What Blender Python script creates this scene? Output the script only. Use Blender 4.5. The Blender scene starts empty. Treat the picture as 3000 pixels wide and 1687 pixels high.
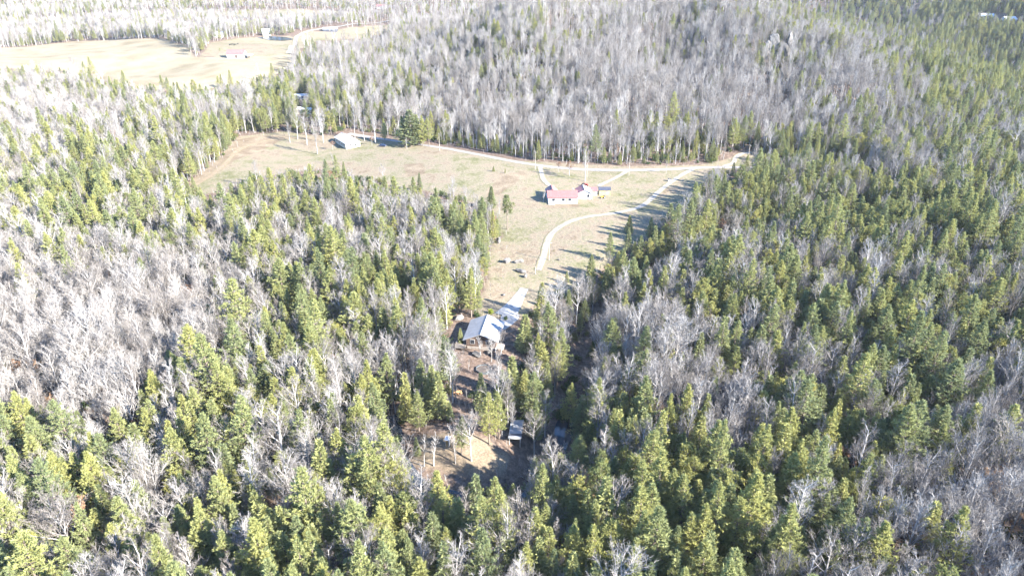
import bpy, math, random
import numpy as np
from mathutils import Vector

R = math.radians
random.seed(7)
rng = np.random.default_rng(11)
SC = bpy.context.scene
COL = SC.collection

# ------------------------------------------------------------------ camera
CAM_H, PITCH, F, CX, CY = 110.0, R(26.0), 2069.0, 1500.0, 843.5   # F in pixels of the 3000 px photograph
cam_d = bpy.data.cameras.new('camera')
cam = bpy.data.objects.new('camera', cam_d)
COL.objects.link(cam)
cam.location = (0, 0, CAM_H)
cam.rotation_euler = (math.pi / 2 - PITCH, 0, 0)
cam_d.sensor_width = 36.0
cam_d.lens = 36.0 * F / 3000.0
cam_d.clip_start = 1.0
cam_d.clip_end = 9000.0
SC.camera = cam

# ------------------------------------------------------------------ sky, sun, exposure
SUN_EL, SUN_AZ = R(28.0), R(-31.0)          # azimuth measured from +x towards +y
world = bpy.data.worlds.new('World')
SC.world = world
world.use_nodes = True
wn = world.node_tree
wn.nodes.clear()
sky = wn.nodes.new('ShaderNodeTexSky')
sky.sky_type = 'NISHITA'
sky.sun_disc = False
sky.sun_elevation = SUN_EL
sky.sun_rotation = math.pi / 2 - SUN_AZ
sky.altitude = 300
sky.air_density = 1.0
sky.dust_density = 0.0
sky.ozone_density = 7.0
bg = wn.nodes.new('ShaderNodeBackground')
bg.inputs['Strength'].default_value = 0.12
wo = wn.nodes.new('ShaderNodeOutputWorld')
wn.links.new(sky.outputs[0], bg.inputs[0])
wn.links.new(bg.outputs[0], wo.inputs[0])
sun_d = bpy.data.lights.new('sun', 'SUN')
sun_d.energy = 5.0
sun_d.angle = R(0.53)
sun_d.color = (1.0, 0.955, 0.88)
sun = bpy.data.objects.new('sun', sun_d)
COL.objects.link(sun)
sv = Vector((math.cos(SUN_EL) * math.cos(SUN_AZ), math.cos(SUN_EL) * math.sin(SUN_AZ), math.sin(SUN_EL)))
sun.rotation_euler = sv.to_track_quat('Z', 'Y').to_euler()
sun.location = sv * 300
vs = SC.view_settings
vs.view_transform = 'Standard'
vs.look = 'None'
vs.exposure = 3.0
vs.gamma = 1.0
vs.use_curve_mapping = False
SC.cycles.max_bounces = 6
SC.cycles.diffuse_bounces = 3
SC.cycles.transmission_bounces = 3
SC.cycles.volume_bounces = 1
SC.cycles.use_denoising = True

# ------------------------------------------------------------------ pixel <-> world
cp, sp = math.cos(PITCH), math.sin(PITCH)


def ray(px, py):
    a, b = (px - CX) / F, (CY - py) / F
    return np.array([a, cp + b * sp, -sp + b * cp])


def plane(px, py, z=0.0):
    d = ray(px, py)
    t = (z - CAM_H) / d[2]
    return d[0] * t, d[1] * t


def project(x, y, z):
    dz = z - CAM_H
    dep = y * cp - dz * sp
    up = y * sp + dz * cp
    dep = np.maximum(dep, 1e-3)
    return CX + F * x / dep, CY - F * up / dep


# ------------------------------------------------------------------ terrain height
def seg_dist(x, y, pts):
    """distance of many points to a polyline"""
    best = np.full(np.shape(x), 1e9)
    for (ax, ay), (bx, by) in zip(pts[:-1], pts[1:]):
        dx, dy = bx - ax, by - ay
        L2 = dx * dx + dy * dy + 1e-9
        t = np.clip(((x - ax) * dx + (y - ay) * dy) / L2, 0, 1)
        best = np.minimum(best, np.hypot(x - ax - t * dx, y - ay - t * dy))
    return best


def sstep(a, b, v):
    t = np.clip((v - a) / (b - a), 0, 1)
    return t * t * (3 - 2 * t)


def smooth_line(pts, step=1.5):
    """Catmull-Rom through world points, resampled"""
    pts = [np.array(p, float) for p in pts]
    P = [2 * pts[0] - pts[1]] + pts + [2 * pts[-1] - pts[-2]]
    out = []
    for i in range(1, len(P) - 2):
        p0, p1, p2, p3 = P[i - 1:i + 3]
        n = max(2, int(np.linalg.norm(p2 - p1) / step))
        for k in range(n):
            t = k / n
            out.append(0.5 * (2 * p1 + (p2 - p0) * t + (2 * p0 - 5 * p1 + 4 * p2 - p3) * t * t + (3 * p1 - p0 - 3 * p2 + p3) * t ** 3))
    out.append(pts[-1])
    return out


GULLY_PX = [(2500, 700), (2200, 740), (1950, 810), (1800, 900), (1720, 1000), (1690, 1100), (1660, 1200), (1640, 1300), (1605, 1385),
            (1520, 1440), (1400, 1455), (1270, 1430), (1190, 1390), (1165, 1310), (1150, 1220), (1105, 1130), (1010, 1070), (850, 1040), (600, 1010)]
GULLY = smooth_line([plane(px, py, -5.0) for px, py in GULLY_PX], 4.0)
GULLY_RIGHT = smooth_line([plane(px, py, -5.0) for px, py in GULLY_PX[:9]], 5.0)
CREEK_MAIN = smooth_line([plane(px, py, -5.0) for px, py in GULLY_PX[6:15]], 2.0)


def height(x, y):
    x = np.asarray(x, float)
    y = np.asarray(y, float)
    far = sstep(380, 700, y)
    z = (1.2 + 3.0 * far) * np.sin(x * 0.021 + 0.7) * np.cos(y * 0.017 + 0.4) + 0.7 * np.sin(x * 0.057 + y * 0.043) + (0.6 + 1.5 * far) * np.sin(y * 0.031 - x * 0.018 + 2.0)
    # wooded hill behind the road
    r2 = ((x - 130) / 330) ** 2 + ((y - 745) / 350) ** 2
    z = z + 54 * np.clip(1 - r2, 0, 1) ** 1.6
    m_h = np.clip(1 - r2, 0, 1)
    z = z + m_h * (11.0 * np.sin(x * .030 + 1.2 * np.sin(y * .012) + .6) + 3.5 * np.sin(x * .071 - y * .019))
    # valley right of the hill, and rise of the far country
    z = z - 16 * np.exp(-((x - 500) / 130) ** 2 - ((y - 760) / 300) ** 2)
    rx = 690 - .12 * (y - 800)
    z = z + 44 * np.exp(-((x - rx) / 115) ** 2) * sstep(560, 760, y) * (1 - sstep(1400, 1800, y))
    z = z + 85 * sstep(1050, 2100, y)
    z = z + 9 * np.exp(-((x + 330) / 150) ** 2 - ((y - 800) / 90) ** 2)
    # right hand woods climb away from the gully a little
    z = z + 6 * sstep(70, 260, x) * sstep(150, 260, y) * (1 - sstep(300, 420, y))
    # gully with the creek
    near = (y < 420)
    d = np.full(x.shape, 1e3)
    if np.any(near):
        d[near] = seg_dist(x[near], y[near], GULLY) if x.shape else seg_dist(x, y, GULLY)
    z = z - 4.5 * np.exp(-(d / 9.0) ** 2)
    if np.any(near):
        d2 = np.full(x.shape, 1e3)
        d2[near] = seg_dist(x[near], y[near], GULLY_RIGHT) if x.shape else seg_dist(x, y, GULLY_RIGHT)
        z = z - 4.0 * np.exp(-(d2 / 16.0) ** 2)
    return z


def hz(x, y):
    return float(height(np.array([x]), np.array([y]))[0])


_T = np.concatenate([np.arange(60, 700, 2.0), np.arange(700, 4000, 8.0)])


def ground_hit(px, py):
    d = ray(px, py)
    xs, ys, zs = d[0] * _T, d[1] * _T, CAM_H + d[2] * _T
    below = zs - height(xs, ys)
    idx = np.argmax(below < 0)
    if below[idx] >= 0:
        return xs[-1], ys[-1], float(height(xs[-1:], ys[-1:])[0])
    t0, t1 = _T[max(idx - 1, 0)], _T[idx]
    for _ in range(14):
        tm = 0.5 * (t0 + t1)
        if CAM_H + d[2] * tm < hz(d[0] * tm, d[1] * tm):
            t1 = tm
        else:
            t0 = tm
    return float(d[0] * t1), float(d[1] * t1), hz(d[0] * t1, d[1] * t1)


def G(px, py):
    x, y, z = ground_hit(px, py)
    return (x, y)


def top_z(y, py):
    """height of a point that stands at depth y and shows at pixel row py"""
    k = (CY - py) / F
    return CAM_H + y * (k * cp - sp) / (cp + k * sp)


# ------------------------------------------------------------------ mesh helpers
class MB:
    def __init__(self):
        self.v, self.f, self.m = [], [], []

    def add(self, vs_, fs_, mi=0):
        b = len(self.v)
        self.v.extend([tuple(map(float, p)) for p in vs_])
        self.f.extend([tuple(i + b for i in f) for f in fs_])
        self.m.extend([mi] * len(fs_))
        return self

    def box(self, cx, cy, cz, sx, sy, sz, mi=0, rz=0.0):
        c, s = math.cos(rz), math.sin(rz)
        vs_ = []
        for z in (-.5, .5):
            for (a, b) in ((-.5, -.5), (.5, -.5), (.5, .5), (-.5, .5)):
                X, Y = a * sx, b * sy
                vs_.append((cx + X * c - Y * s, cy + X * s + Y * c, cz + z * sz))
        return self.add(vs_, [(3, 2, 1, 0), (4, 5, 6, 7), (0, 1, 5, 4), (1, 2, 6, 5), (2, 3, 7, 6), (3, 0, 4, 7)], mi)

    def tube(self, pts, rad, sides=6, cap=True, mi=0):
        pts = [np.array(p, float) for p in pts]
        n = len(pts)
        rings = []
        ref = None
        for i in range(n):
            d = pts[min(i + 1, n - 1)] - pts[max(i - 1, 0)]
            d = d / (np.linalg.norm(d) + 1e-9)
            if ref is None:
                ref = np.array([0, 0, 1.0]) if abs(d[2]) < 0.9 else np.array([1.0, 0, 0])
            u = np.cross(d, ref)
            u /= np.linalg.norm(u) + 1e-9
            w = np.cross(u, d)
            rings.append([pts[i] + rad[i] * (math.cos(2 * math.pi * k / sides) * u + math.sin(2 * math.pi * k / sides) * w) for k in range(sides)])
        vs_ = [p for r in rings for p in r]
        fs_ = []
        for i in range(n - 1):
            for k in range(sides):
                a, b = i * sides + k, i * sides + (k + 1) % sides
                fs_.append((a, a + sides, b + sides, b))
        if cap:
            fs_.append(tuple((n - 1) * sides + k for k in range(sides))[::-1])
            fs_.append(tuple(range(sides)))
        return self.add(vs_, fs_, mi)

    def slab(self, quad, th, mi=0):
        """thin plate: quad of four points, thickened downwards along its normal"""
        q = [np.array(p, float) for p in quad]
        nrm = np.cross(q[1] - q[0], q[3] - q[0])
        nrm /= np.linalg.norm(nrm) + 1e-9
        if nrm[2] < 0:
            nrm = -nrm
            q = q[::-1]
        lo = [p - nrm * th for p in q]
        return self.add(q + lo, [(0, 1, 2, 3), (7, 6, 5, 4), (0, 4, 5, 1), (1, 5, 6, 2), (2, 6, 7, 3), (3, 7, 4, 0)], mi)

    def mesh(self, name, mats, smooth=False):
        me = bpy.data.meshes.new(name)
        me.from_pydata(self.v, [], self.f)
        for m in (mats if isinstance(mats, (list, tuple)) else [mats]):
            me.materials.append(m)
        if len(set(self.m)) > 1:
            me.polygons.foreach_set('material_index', self.m)
        if smooth:
            me.polygons.foreach_set('use_smooth', [True] * len(me.polygons))
        me.update()
        return me

    def build(self, name, mats, parent=None, smooth=False):
        o = bpy.data.objects.new(name, self.mesh(name, mats, smooth))
        COL.objects.link(o)
        if parent is not None:
            o.parent = parent
        return o


def tag(o, label=None, cat=None, group=None, kind=None):
    if label:
        o['label'] = label
    if cat:
        o['category'] = cat
    if group:
        o['group'] = group
    if kind:
        o['kind'] = kind
    return o


def empty(name, loc, rz=0.0, label=None, cat=None, group=None, s=1.0):
    o = bpy.data.objects.new(name, None)
    COL.objects.link(o)
    o.location = loc
    o.rotation_euler = (0, 0, rz)
    o.scale = (s, s, s)
    o.empty_display_size = 0.5
    return tag(o, label, cat, group)


# ------------------------------------------------------------------ materials
def mat(name):
    m = bpy.data.materials.new(name)
    m.use_nodes = True
    nt = m.node_tree
    nt.nodes.clear()
    out = nt.nodes.new('ShaderNodeOutputMaterial')
    return m, nt, out


def nd(nt, t, **kw):
    n = nt.nodes.new(t)
    for k, v in kw.items():
        setattr(n, k, v)
    return n


def ramp(nt, stops):
    r = nt.nodes.new('ShaderNodeValToRGB')
    e = r.color_ramp.elements
    e[0].position, e[0].color = stops[0][0], (*stops[0][1], 1)
    e[1].position, e[1].color = stops[-1][0], (*stops[-1][1], 1)
    for p, c in stops[1:-1]:
        x = e.new(p)
        x.color = (*c, 1)
    return r


def simple(name, c1, c2=None, scale=3.0, rough=0.8, metal=0.0, bump=0.0, spec=0.3):
    m, nt, out = mat(name)
    b = nd(nt, 'ShaderNodeBsdfPrincipled')
    b.inputs['Roughness'].default_value = rough
    b.inputs['Metallic'].default_value = metal
    b.inputs['Specular IOR Level'].default_value = spec
    tc = nd(nt, 'ShaderNodeTexCoord')
    n = nd(nt, 'ShaderNodeTexNoise')
    n.inputs['Scale'].default_value = scale
    n.inputs['Detail'].default_value = 5
    nt.links.new(tc.outputs['Object'], n.inputs['Vector'])
    c2 = c2 or tuple(x * 0.75 for x in c1)
    r = ramp(nt, [(0.35, c2), (0.65, c1)])
    nt.links.new(n.outputs[0], r.inputs[0])
    nt.links.new(r.outputs[0], b.inputs['Base Color'])
    if bump:
        bp = nd(nt, 'ShaderNodeBump')
        bp.inputs['Strength'].default_value = bump
        nt.links.new(n.outputs[0], bp.inputs['Height'])
        nt.links.new(bp.outputs[0], b.inputs['Normal'])
    nt.links.new(b.outputs[0], out.inputs[0])
    return m


def foliage(name, stops, trans=0.40):
    """leaf material: colour differs from tree to tree and from clump to clump"""
    m, nt, out = mat(name)
    oi = nd(nt, 'ShaderNodeObjectInfo')
    tc = nd(nt, 'ShaderNodeTexCoord')
    n = nd(nt, 'ShaderNodeTexNoise')
    n.inputs['Scale'].default_value = 0.9
    n.inputs['Detail'].default_value = 2
    nt.links.new(tc.outputs['Object'], n.inputs['Vector'])
    ad = nd(nt, 'ShaderNodeMath', operation='MULTIPLY_ADD')
    nt.links.new(n.outputs[0], ad.inputs[0])
    ad.inputs[1].default_value = 0.9
    sub = nd(nt, 'ShaderNodeMath', operation='MULTIPLY_ADD')
    nt.links.new(oi.outputs['Random'], sub.inputs[0])
    sub.inputs[1].default_value = 0.75
    sub.inputs[2].default_value = -0.33
    nt.links.new(sub.outputs[0], ad.inputs[2])
    r = ramp(nt, stops)
    nt.links.new(ad.outputs[0], r.inputs[0])
    d = nd(nt, 'ShaderNodeBsdfDiffuse')
    t = nd(nt, 'ShaderNodeBsdfTranslucent')
    mx = nd(nt, 'ShaderNodeMixShader')
    mx.inputs[0].default_value = trans
    nt.links.new(r.outputs[0], d.inputs[0])
    nt.links.new(r.outputs[0], t.inputs[0])
    nt.links.new(d.outputs[0], mx.inputs[1])
    nt.links.new(t.outputs[0], mx.inputs[2])
    nt.links.new(mx.outputs[0], out.inputs[0])
    return m


def bark(name, a, b):
    m, nt, out = mat(name)
    oi = nd(nt, 'ShaderNodeObjectInfo')
    r = ramp(nt, [(0.0, a), (1.0, b)])
    nt.links.new(oi.outputs['Random'], r.inputs[0])
    tc = nd(nt, 'ShaderNodeTexCoord')
    n = nd(nt, 'ShaderNodeTexNoise')
    n.inputs['Scale'].default_value = 1.5
    nt.links.new(tc.outputs['Object'], n.inputs['Vector'])
    mr = nd(nt, 'ShaderNodeMapRange')
    mr.inputs['From Min'].default_value = 0.3
    mr.inputs['From Max'].default_value = 0.7
    mr.inputs['To Min'].default_value = 0.75
    mr.inputs['To Max'].default_value = 1.15
    nt.links.new(n.outputs[0], mr.inputs[0])
    mu = nd(nt, 'ShaderNodeVectorMath', operation='SCALE')
    nt.links.new(r.outputs[0], mu.inputs[0])
    nt.links.new(mr.outputs[0], mu.inputs['Scale'])
    d = nd(nt, 'ShaderNodeBsdfDiffuse')
    nt.links.new(mu.outputs[0], d.inputs[0])
    nt.links.new(d.outputs[0], out.inputs[0])
    return m


M = {}
M['pine'] = foliage('pine_needles', [(0.0, (0.140, 0.165, 0.085)), (0.45, (0.218, 0.232, 0.098)), (1.0, (0.292, 0.282, 0.092))])
M['hemlock'] = foliage('hemlock_needles', [(0.0, (0.118, 0.138, 0.072)), (0.5, (0.192, 0.203, 0.086)), (1.0, (0.265, 0.252, 0.085))])
M['yellow'] = foliage('yellow_pine_needles', [(0.0, (0.125, 0.145, 0.062)), (0.5, (0.195, 0.200, 0.072)), (1.0, (0.270, 0.250, 0.080))])
M['laurel'] = foliage('laurel_leaves', [(0.0, (0.045, 0.075, 0.030)), (0.5, (0.08, 0.105, 0.035)), (1.0, (0.16, 0.135, 0.055))])
M['brownleaf'] = foliage('dry_oak_leaves', [(0.0, (0.20, 0.11, 0.065)), (0.5, (0.27, 0.16, 0.095)), (1.0, (0.33, 0.22, 0.13))])
M['lime'] = foliage('lime_leaves', [(0.0, (0.22, 0.26, 0.04)), (0.5, (0.28, 0.31, 0.05)), (1.0, (0.33, 0.34, 0.06))])
M['bark_dark'] = bark('conifer_bark', (0.10, 0.08, 0.065), (0.17, 0.14, 0.115))
M['bark_pale'] = bark('hardwood_bark', (0.170, 0.157, 0.146), (0.33, 0.316, 0.301))
M['twig'] = bark('hardwood_twigs', (0.130, 0.115, 0.104), (0.252, 0.236, 0.220))
M['roof_grey'] = simple('grey_metal_roof', (0.235, 0.235, 0.238), (0.195, 0.195, 0.198), 0.6, 0.6, 0.0)
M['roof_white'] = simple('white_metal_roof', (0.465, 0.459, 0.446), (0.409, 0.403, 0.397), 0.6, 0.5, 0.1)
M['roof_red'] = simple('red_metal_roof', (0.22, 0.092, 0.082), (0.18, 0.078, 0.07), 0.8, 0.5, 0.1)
M['roof_dark'] = simple('dark_metal_roof', (0.056, 0.062, 0.081), (0.04, 0.043, 0.056), 0.8, 0.45, 0.2)
M['white'] = simple('white_siding', (0.36, 0.355, 0.34), (0.30, 0.295, 0.285), 1.5, 0.7)
M['cream'] = simple('cream_siding', (0.409, 0.372, 0.285), (0.341, 0.31, 0.236), 1.5, 0.7)
M['tan'] = simple('tan_boards', (0.322, 0.248, 0.124), (0.26, 0.192, 0.093), 1.5, 0.8)
M['log'] = simple('brown_log_wall', (0.085, 0.055, 0.04), (0.055, 0.037, 0.028), 2.0, 0.8)
M['wood'] = simple('weathered_wood', (0.223, 0.192, 0.161), (0.155, 0.13, 0.108), 3.0, 0.85)
M['pole'] = simple('pole_wood', (0.26, 0.229, 0.186), (0.205, 0.174, 0.136), 3.0, 0.85)
M['glass'] = simple('window_glass', (0.019, 0.022, 0.028), (0.012, 0.015, 0.019), 1.0, 0.12, 0.0, 0.0, 0.6)
M['rock'] = simple('pale_sandstone', (0.125, 0.116, 0.105), (0.045, 0.042, 0.04), 0.55, 0.95, 0, 1.0)
M['rock_dark'] = simple('grey_stone', (0.186, 0.174, 0.161), (0.112, 0.105, 0.099), 1.2, 0.9, 0, 0.6)
M['tyre'] = simple('tyre_rubber', (0.019, 0.019, 0.019), None, 4, 0.8)
M['blue_paint'] = simple('dark_blue_paint', (0.012, 0.022, 0.056), None, 2, 0.3, 0.2, 0, 0.5)
M['red_paint'] = simple('red_paint', (0.248, 0.019, 0.015), None, 2, 0.4)
M['yellow_paint'] = simple('yellow_paint', (0.403, 0.26, 0.025), None, 2, 0.4)
M['black'] = simple('black_hide', (0.022, 0.019, 0.017), None, 2, 0.7)
M['pool_rim'] = simple('pale_pool_rim', (0.07, 0.08, 0.085), None, 2, 0.6)  # pale rim given a dark colour that stands for deep shade
M['pool_cover'] = simple('leafy_pool_cover', (0.085, 0.066, 0.052), (0.045, 0.038, 0.033), 1.5, 0.9)  # brown tone that puts the shade over the pool into its colour
M['concrete'] = simple('pale_concrete', (0.235, 0.23, 0.222), (0.165, 0.16, 0.155), 0.5, 0.85)
M['gravel'] = simple('pale_gravel', (0.236, 0.223, 0.211), (0.155, 0.146, 0.133), 0.45, 0.95)
M['asphalt'] = simple('worn_asphalt', (0.205, 0.198, 0.198), (0.155, 0.149, 0.149), 0.3, 0.9)
M['dirt'] = simple('bare_dirt', (0.186, 0.143, 0.099), (0.136, 0.105, 0.071), 0.3, 0.95)


def make_water():
    m, nt, out = mat('creek_water')
    b = nd(nt, 'ShaderNodeBsdfPrincipled')
    b.inputs['Base Color'].default_value = (0.018, 0.026, 0.034, 1)
    b.inputs['Roughness'].default_value = 0.08
    n = nd(nt, 'ShaderNodeTexNoise')
    n.inputs['Scale'].default_value = 1.8
    n.inputs['Detail'].default_value = 4
    tc = nd(nt, 'ShaderNodeTexCoord')
    nt.links.new(tc.outputs['Object'], n.inputs['Vector'])
    bp = nd(nt, 'ShaderNodeBump')
    bp.inputs['Strength'].default_value = 0.25
    nt.links.new(n.outputs[0], bp.inputs['Height'])
    nt.links.new(bp.outputs[0], b.inputs['Normal'])
    nt.links.new(b.outputs[0], out.inputs[0])
    return m


M['water'] = make_water()


def make_track(name, pale, dark, grass, mid):
    """gravel with two wheel tracks, a duller middle and ragged grassy edges; 'across' runs 0..1 over the width"""
    m, nt, out = mat(name)
    at = nd(nt, 'ShaderNodeAttribute')
    at.attribute_name = 'across'
    tc = nd(nt, 'ShaderNodeTexCoord')
    n1 = nd(nt, 'ShaderNodeTexNoise')
    n1.inputs['Scale'].default_value = .55
    n1.inputs['Detail'].default_value = 6
    nt.links.new(tc.outputs['Object'], n1.inputs['Vector'])
    col = ramp(nt, [(.35, dark), (.65, pale)])
    nt.links.new(n1.outputs[0], col.inputs[0])
    ad = nd(nt, 'ShaderNodeMath', operation='MULTIPLY_ADD')
    nt.links.new(n1.outputs[0], ad.inputs[0])
    ad.inputs[1].default_value = .34
    ad2 = nd(nt, 'ShaderNodeMath', operation='ADD')
    nt.links.new(at.outputs['Fac'], ad2.inputs[0])
    ad2.inputs[1].default_value = -.17
    nt.links.new(ad2.outputs[0], ad.inputs[2])
    w = ramp(nt, [(.0, (1, 1, 1)), (.10, (1, 1, 1)), (.22, (0, 0, 0)), (.40, (0, 0, 0)), (.5, (mid, mid, mid)), (.60, (0, 0, 0)), (.78, (0, 0, 0)), (.90, (1, 1, 1)), (1.0, (1, 1, 1))])
    nt.links.new(ad.outputs[0], w.inputs[0])
    mx = nd(nt, 'ShaderNodeMix', data_type='RGBA')
    nt.links.new(w.outputs[0], mx.inputs['Factor'])
    nt.links.new(col.outputs[0], mx.inputs['A'])
    mx.inputs['B'].default_value = (*grass, 1)
    d = nd(nt, 'ShaderNodeBsdfDiffuse')
    nt.links.new(mx.outputs['Result'], d.inputs[0])
    nt.links.new(d.outputs[0], out.inputs[0])
    return m


M['gravel'] = make_track('gravel_drive', (.215, .20, .187), (.14, .13, .118), (.145, .128, .078), .55)
M['asphalt'] = make_track('worn_road', (.19, .182, .178), (.15, .144, .14), (.14, .118, .08), .18)
M['dirt'] = make_track('dirt_track', (.185, .14, .10), (.13, .10, .07), (.135, .115, .07), .7)


def make_ground():
    m, nt, out = mat('woodland_and_pasture')
    tc = nd(nt, 'ShaderNodeTexCoord')

    def noise(scale, detail=6):
        n = nd(nt, 'ShaderNodeTexNoise')
        n.inputs['Scale'].default_value = scale
        n.inputs['Detail'].default_value = detail
        nt.links.new(tc.outputs['Object'], n.inputs['Vector'])
        return n

    def attr(name):
        a = nd(nt, 'ShaderNodeAttribute')
        a.attribute_name = name
        return a

    def mix(fac, a, b):
        x = nd(nt, 'ShaderNodeMix', data_type='RGBA')
        nt.links.new(fac, x.inputs['Factor'])
        nt.links.new(a, x.inputs['A'])
        nt.links.new(b, x.inputs['B'])
        return x.outputs['Result']

    n_small, n_mid, n_big = noise(0.7), noise(0.13), noise(0.03)
    litter = ramp(nt, [(0.3, (0.058, 0.042, 0.032)), (0.5, (0.098, 0.071, 0.055)), (0.72, (0.145, 0.110, 0.088))])
    nt.links.new(n_small.outputs[0], litter.inputs[0])
    lawn = ramp(nt, [(0.34, (0.080, 0.080, 0.040)), (0.42, (0.112, 0.104, 0.060)), (0.50, (0.142, 0.122, 0.084)), (0.57, (0.152, 0.122, 0.088)), (0.63, (0.122, 0.094, 0.066)), (0.70, (0.092, 0.078, 0.047))])
    mm = nd(nt, 'ShaderNodeMath', operation='MULTIPLY_ADD')
    nt.links.new(n_small.outputs[0], mm.inputs[0])
    mm.inputs[1].default_value = 0.35
    m2 = nd(nt, 'ShaderNodeMath', operation='MULTIPLY')
    nt.links.new(n_mid.outputs[0], m2.inputs[0])
    m2.inputs[1].default_value = 0.45
    m3 = nd(nt, 'ShaderNodeMath', operation='MULTIPLY_ADD')
    nt.links.new(n_big.outputs[0], m3.inputs[0])
    m3.inputs[1].default_value = 0.45
    nt.links.new(m2.outputs[0], m3.inputs[2])
    m4 = nd(nt, 'ShaderNodeMath', operation='SUBTRACT')
    nt.links.new(m3.outputs[0], m4.inputs[0])
    m4.inputs[1].default_value = 0.12
    nt.links.new(m4.outputs[0], mm.inputs[2])
    nt.links.new(mm.outputs[0], lawn.inputs[0])
    n_fine = noise(2.6, 4)
    mrf = nd(nt, 'ShaderNodeMapRange')
    mrf.inputs['From Min'].default_value = .3
    mrf.inputs['From Max'].default_value = .7
    mrf.inputs['To Min'].default_value = .72
    mrf.inputs['To Max'].default_value = 1.25
    nt.links.new(n_fine.outputs[0], mrf.inputs[0])
    hay = ramp(nt, [(0.3, (0.125, 0.102, 0.066)), (0.45, (0.165, 0.138, 0.092)), (0.58, (0.188, 0.158, 0.108)), (0.75, (0.135, 0.112, 0.072))])
    nt.links.new(n_big.outputs[0], hay.inputs[0])
    dirt = ramp(nt, [(0.35, (0.105, 0.080, 0.055)), (0.65, (0.165, 0.132, 0.093))])
    nt.links.new(n_mid.outputs[0], dirt.inputs[0])

    def edge(a):
        """breaks the border of a zone up with noise"""
        x = nd(nt, 'ShaderNodeMath', operation='ADD')
        s = nd(nt, 'ShaderNodeMath', operation='MULTIPLY_ADD')
        nt.links.new(n_mid.outputs[0], s.inputs[0])
        s.inputs[1].default_value = 0.9
        s.inputs[2].default_value = -0.45
        nt.links.new(a.outputs['Fac'], x.inputs[0])
        nt.links.new(s.outputs[0], x.inputs[1])
        mr = nd(nt, 'ShaderNodeMapRange', interpolation_type='SMOOTHSTEP')
        mr.inputs['From Min'].default_value = 0.3
        mr.inputs['From Max'].default_value = 0.7
        nt.links.new(x.outputs[0], mr.inputs[0])
        return mr.outputs[0]

    c = mix(edge(attr('lawn')), litter.outputs[0], lawn.outputs[0])
    c = mix(edge(attr('hay')), c, hay.outputs[0])
    c = mix(edge(attr('dirt')), c, dirt.outputs[0])
    vm = nd(nt, 'ShaderNodeVectorMath', operation='SCALE')
    nt.links.new(c, vm.inputs[0])
    nt.links.new(mrf.outputs[0], vm.inputs['Scale'])
    b = nd(nt, 'ShaderNodeBsdfDiffuse')
    nt.links.new(vm.outputs[0], b.inputs[0])
    bp = nd(nt, 'ShaderNodeBump')
    bp.inputs['Strength'].default_value = 0.6
    bp.inputs['Distance'].default_value = 0.5
    nt.links.new(n_small.outputs[0], bp.inputs['Height'])
    nt.links.new(bp.outputs[0], b.inputs['Normal'])
    nt.links.new(b.outputs[0], out.inputs[0])
    return m


M['ground'] = make_ground()

# ------------------------------------------------------------------ zones, drawn over the photograph and laid on the ground
HAY = [[(-80, 150), (250, 120), (470, 113), (545, 135), (570, 168), (700, 168), (880, 160), (870, 190), (800, 222), (700, 246), (560, 268), (400, 258), (200, 210), (-80, 196)]]
LAWN_PX = [
    [(585, 165), (620, 125), (700, 112), (850, 104), (872, 112), (852, 150), (850, 172), (700, 172)],
    [(890, 96), (1000, 84), (1150, 72), (1145, 98), (1050, 116), (930, 120), (868, 150), (866, 120)],
    [(380, 46), (560, 37), (830, 28), (1000, 33), (1080, 48), (950, 62), (800, 50), (560, 52), (400, 60)],
    [(2690, 2), (2900, 2), (2900, 13), (2690, 13)],
    [(700, 400), (830, 385), (900, 395), (1000, 398), (1140, 412), (1290, 432), (1500, 476), (1560, 500), (1500, 545), (1440, 570), (1400, 600),
     (1330, 578), (1250, 562), (1150, 546), (1080, 522), (1000, 505), (930, 496), (830, 508), (740, 525), (640, 560), (470, 602), (560, 545), (650, 470)],
    [(1490, 478), (1650, 496), (2000, 500), (2105, 503), (2050, 558), (1960, 640), (1890, 700), (1810, 740), (1750, 800), (1670, 850), (1620, 890),
     (1560, 900), (1530, 935), (1400, 925), (1390, 890), (1420, 850), (1430, 800), (1430, 740), (1470, 690), (1450, 630), (1400, 580), (1440, 540)],
    [(1300, 440), (1500, 470), (1830, 488), (2050, 484), (2140, 465), (2215, 440), (2250, 470), (2150, 500), (2000, 508), (1800, 512), (1500, 500)],
]
DIRT_PX = [[(1430, 552), (1470, 515), (1530, 500), (1545, 512), (1500, 545), (1460, 575), (1425, 580)],
           [(690, 410), (770, 396), (850, 400), (770, 440), (690, 470), (620, 520), (540, 550), (600, 490)],
           [(1600, 985), (1640, 975), (1650, 1010), (1610, 1030)],
           [(1180, 480), (1240, 478), (1250, 510), (1190, 520)],
           [(1225, 1280), (1330, 1260), (1430, 1290), (1490, 1340), (1480, 1395), (1330, 1398), (1215, 1350)],
           [(1590, 600), (1700, 596), (1700, 608), (1600, 612)]]
CLEAR_PX = [[(1325, 930), (1540, 942), (1600, 955), (1570, 1035), (1490, 1120), (1400, 1130), (1345, 1155), (1325, 1060), (1295, 1000)],
            [(1195, 1255), (1290, 1235), (1340, 1195), (1400, 1235), (1440, 1290), (1550, 1280), (1560, 1400), (1440, 1440), (1300, 1410), (1190, 1372)]]


def poly_world(pp):
    """dense world polygon from a pixel polygon"""
    out = []
    for (a, b) in zip(pp, pp[1:] + pp[:1]):
        for k in range(3):
            t = k / 3
            out.append(G(a[0] + (b[0] - a[0]) * t, a[1] + (b[1] - a[1]) * t))
    return np.array(out)


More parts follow.
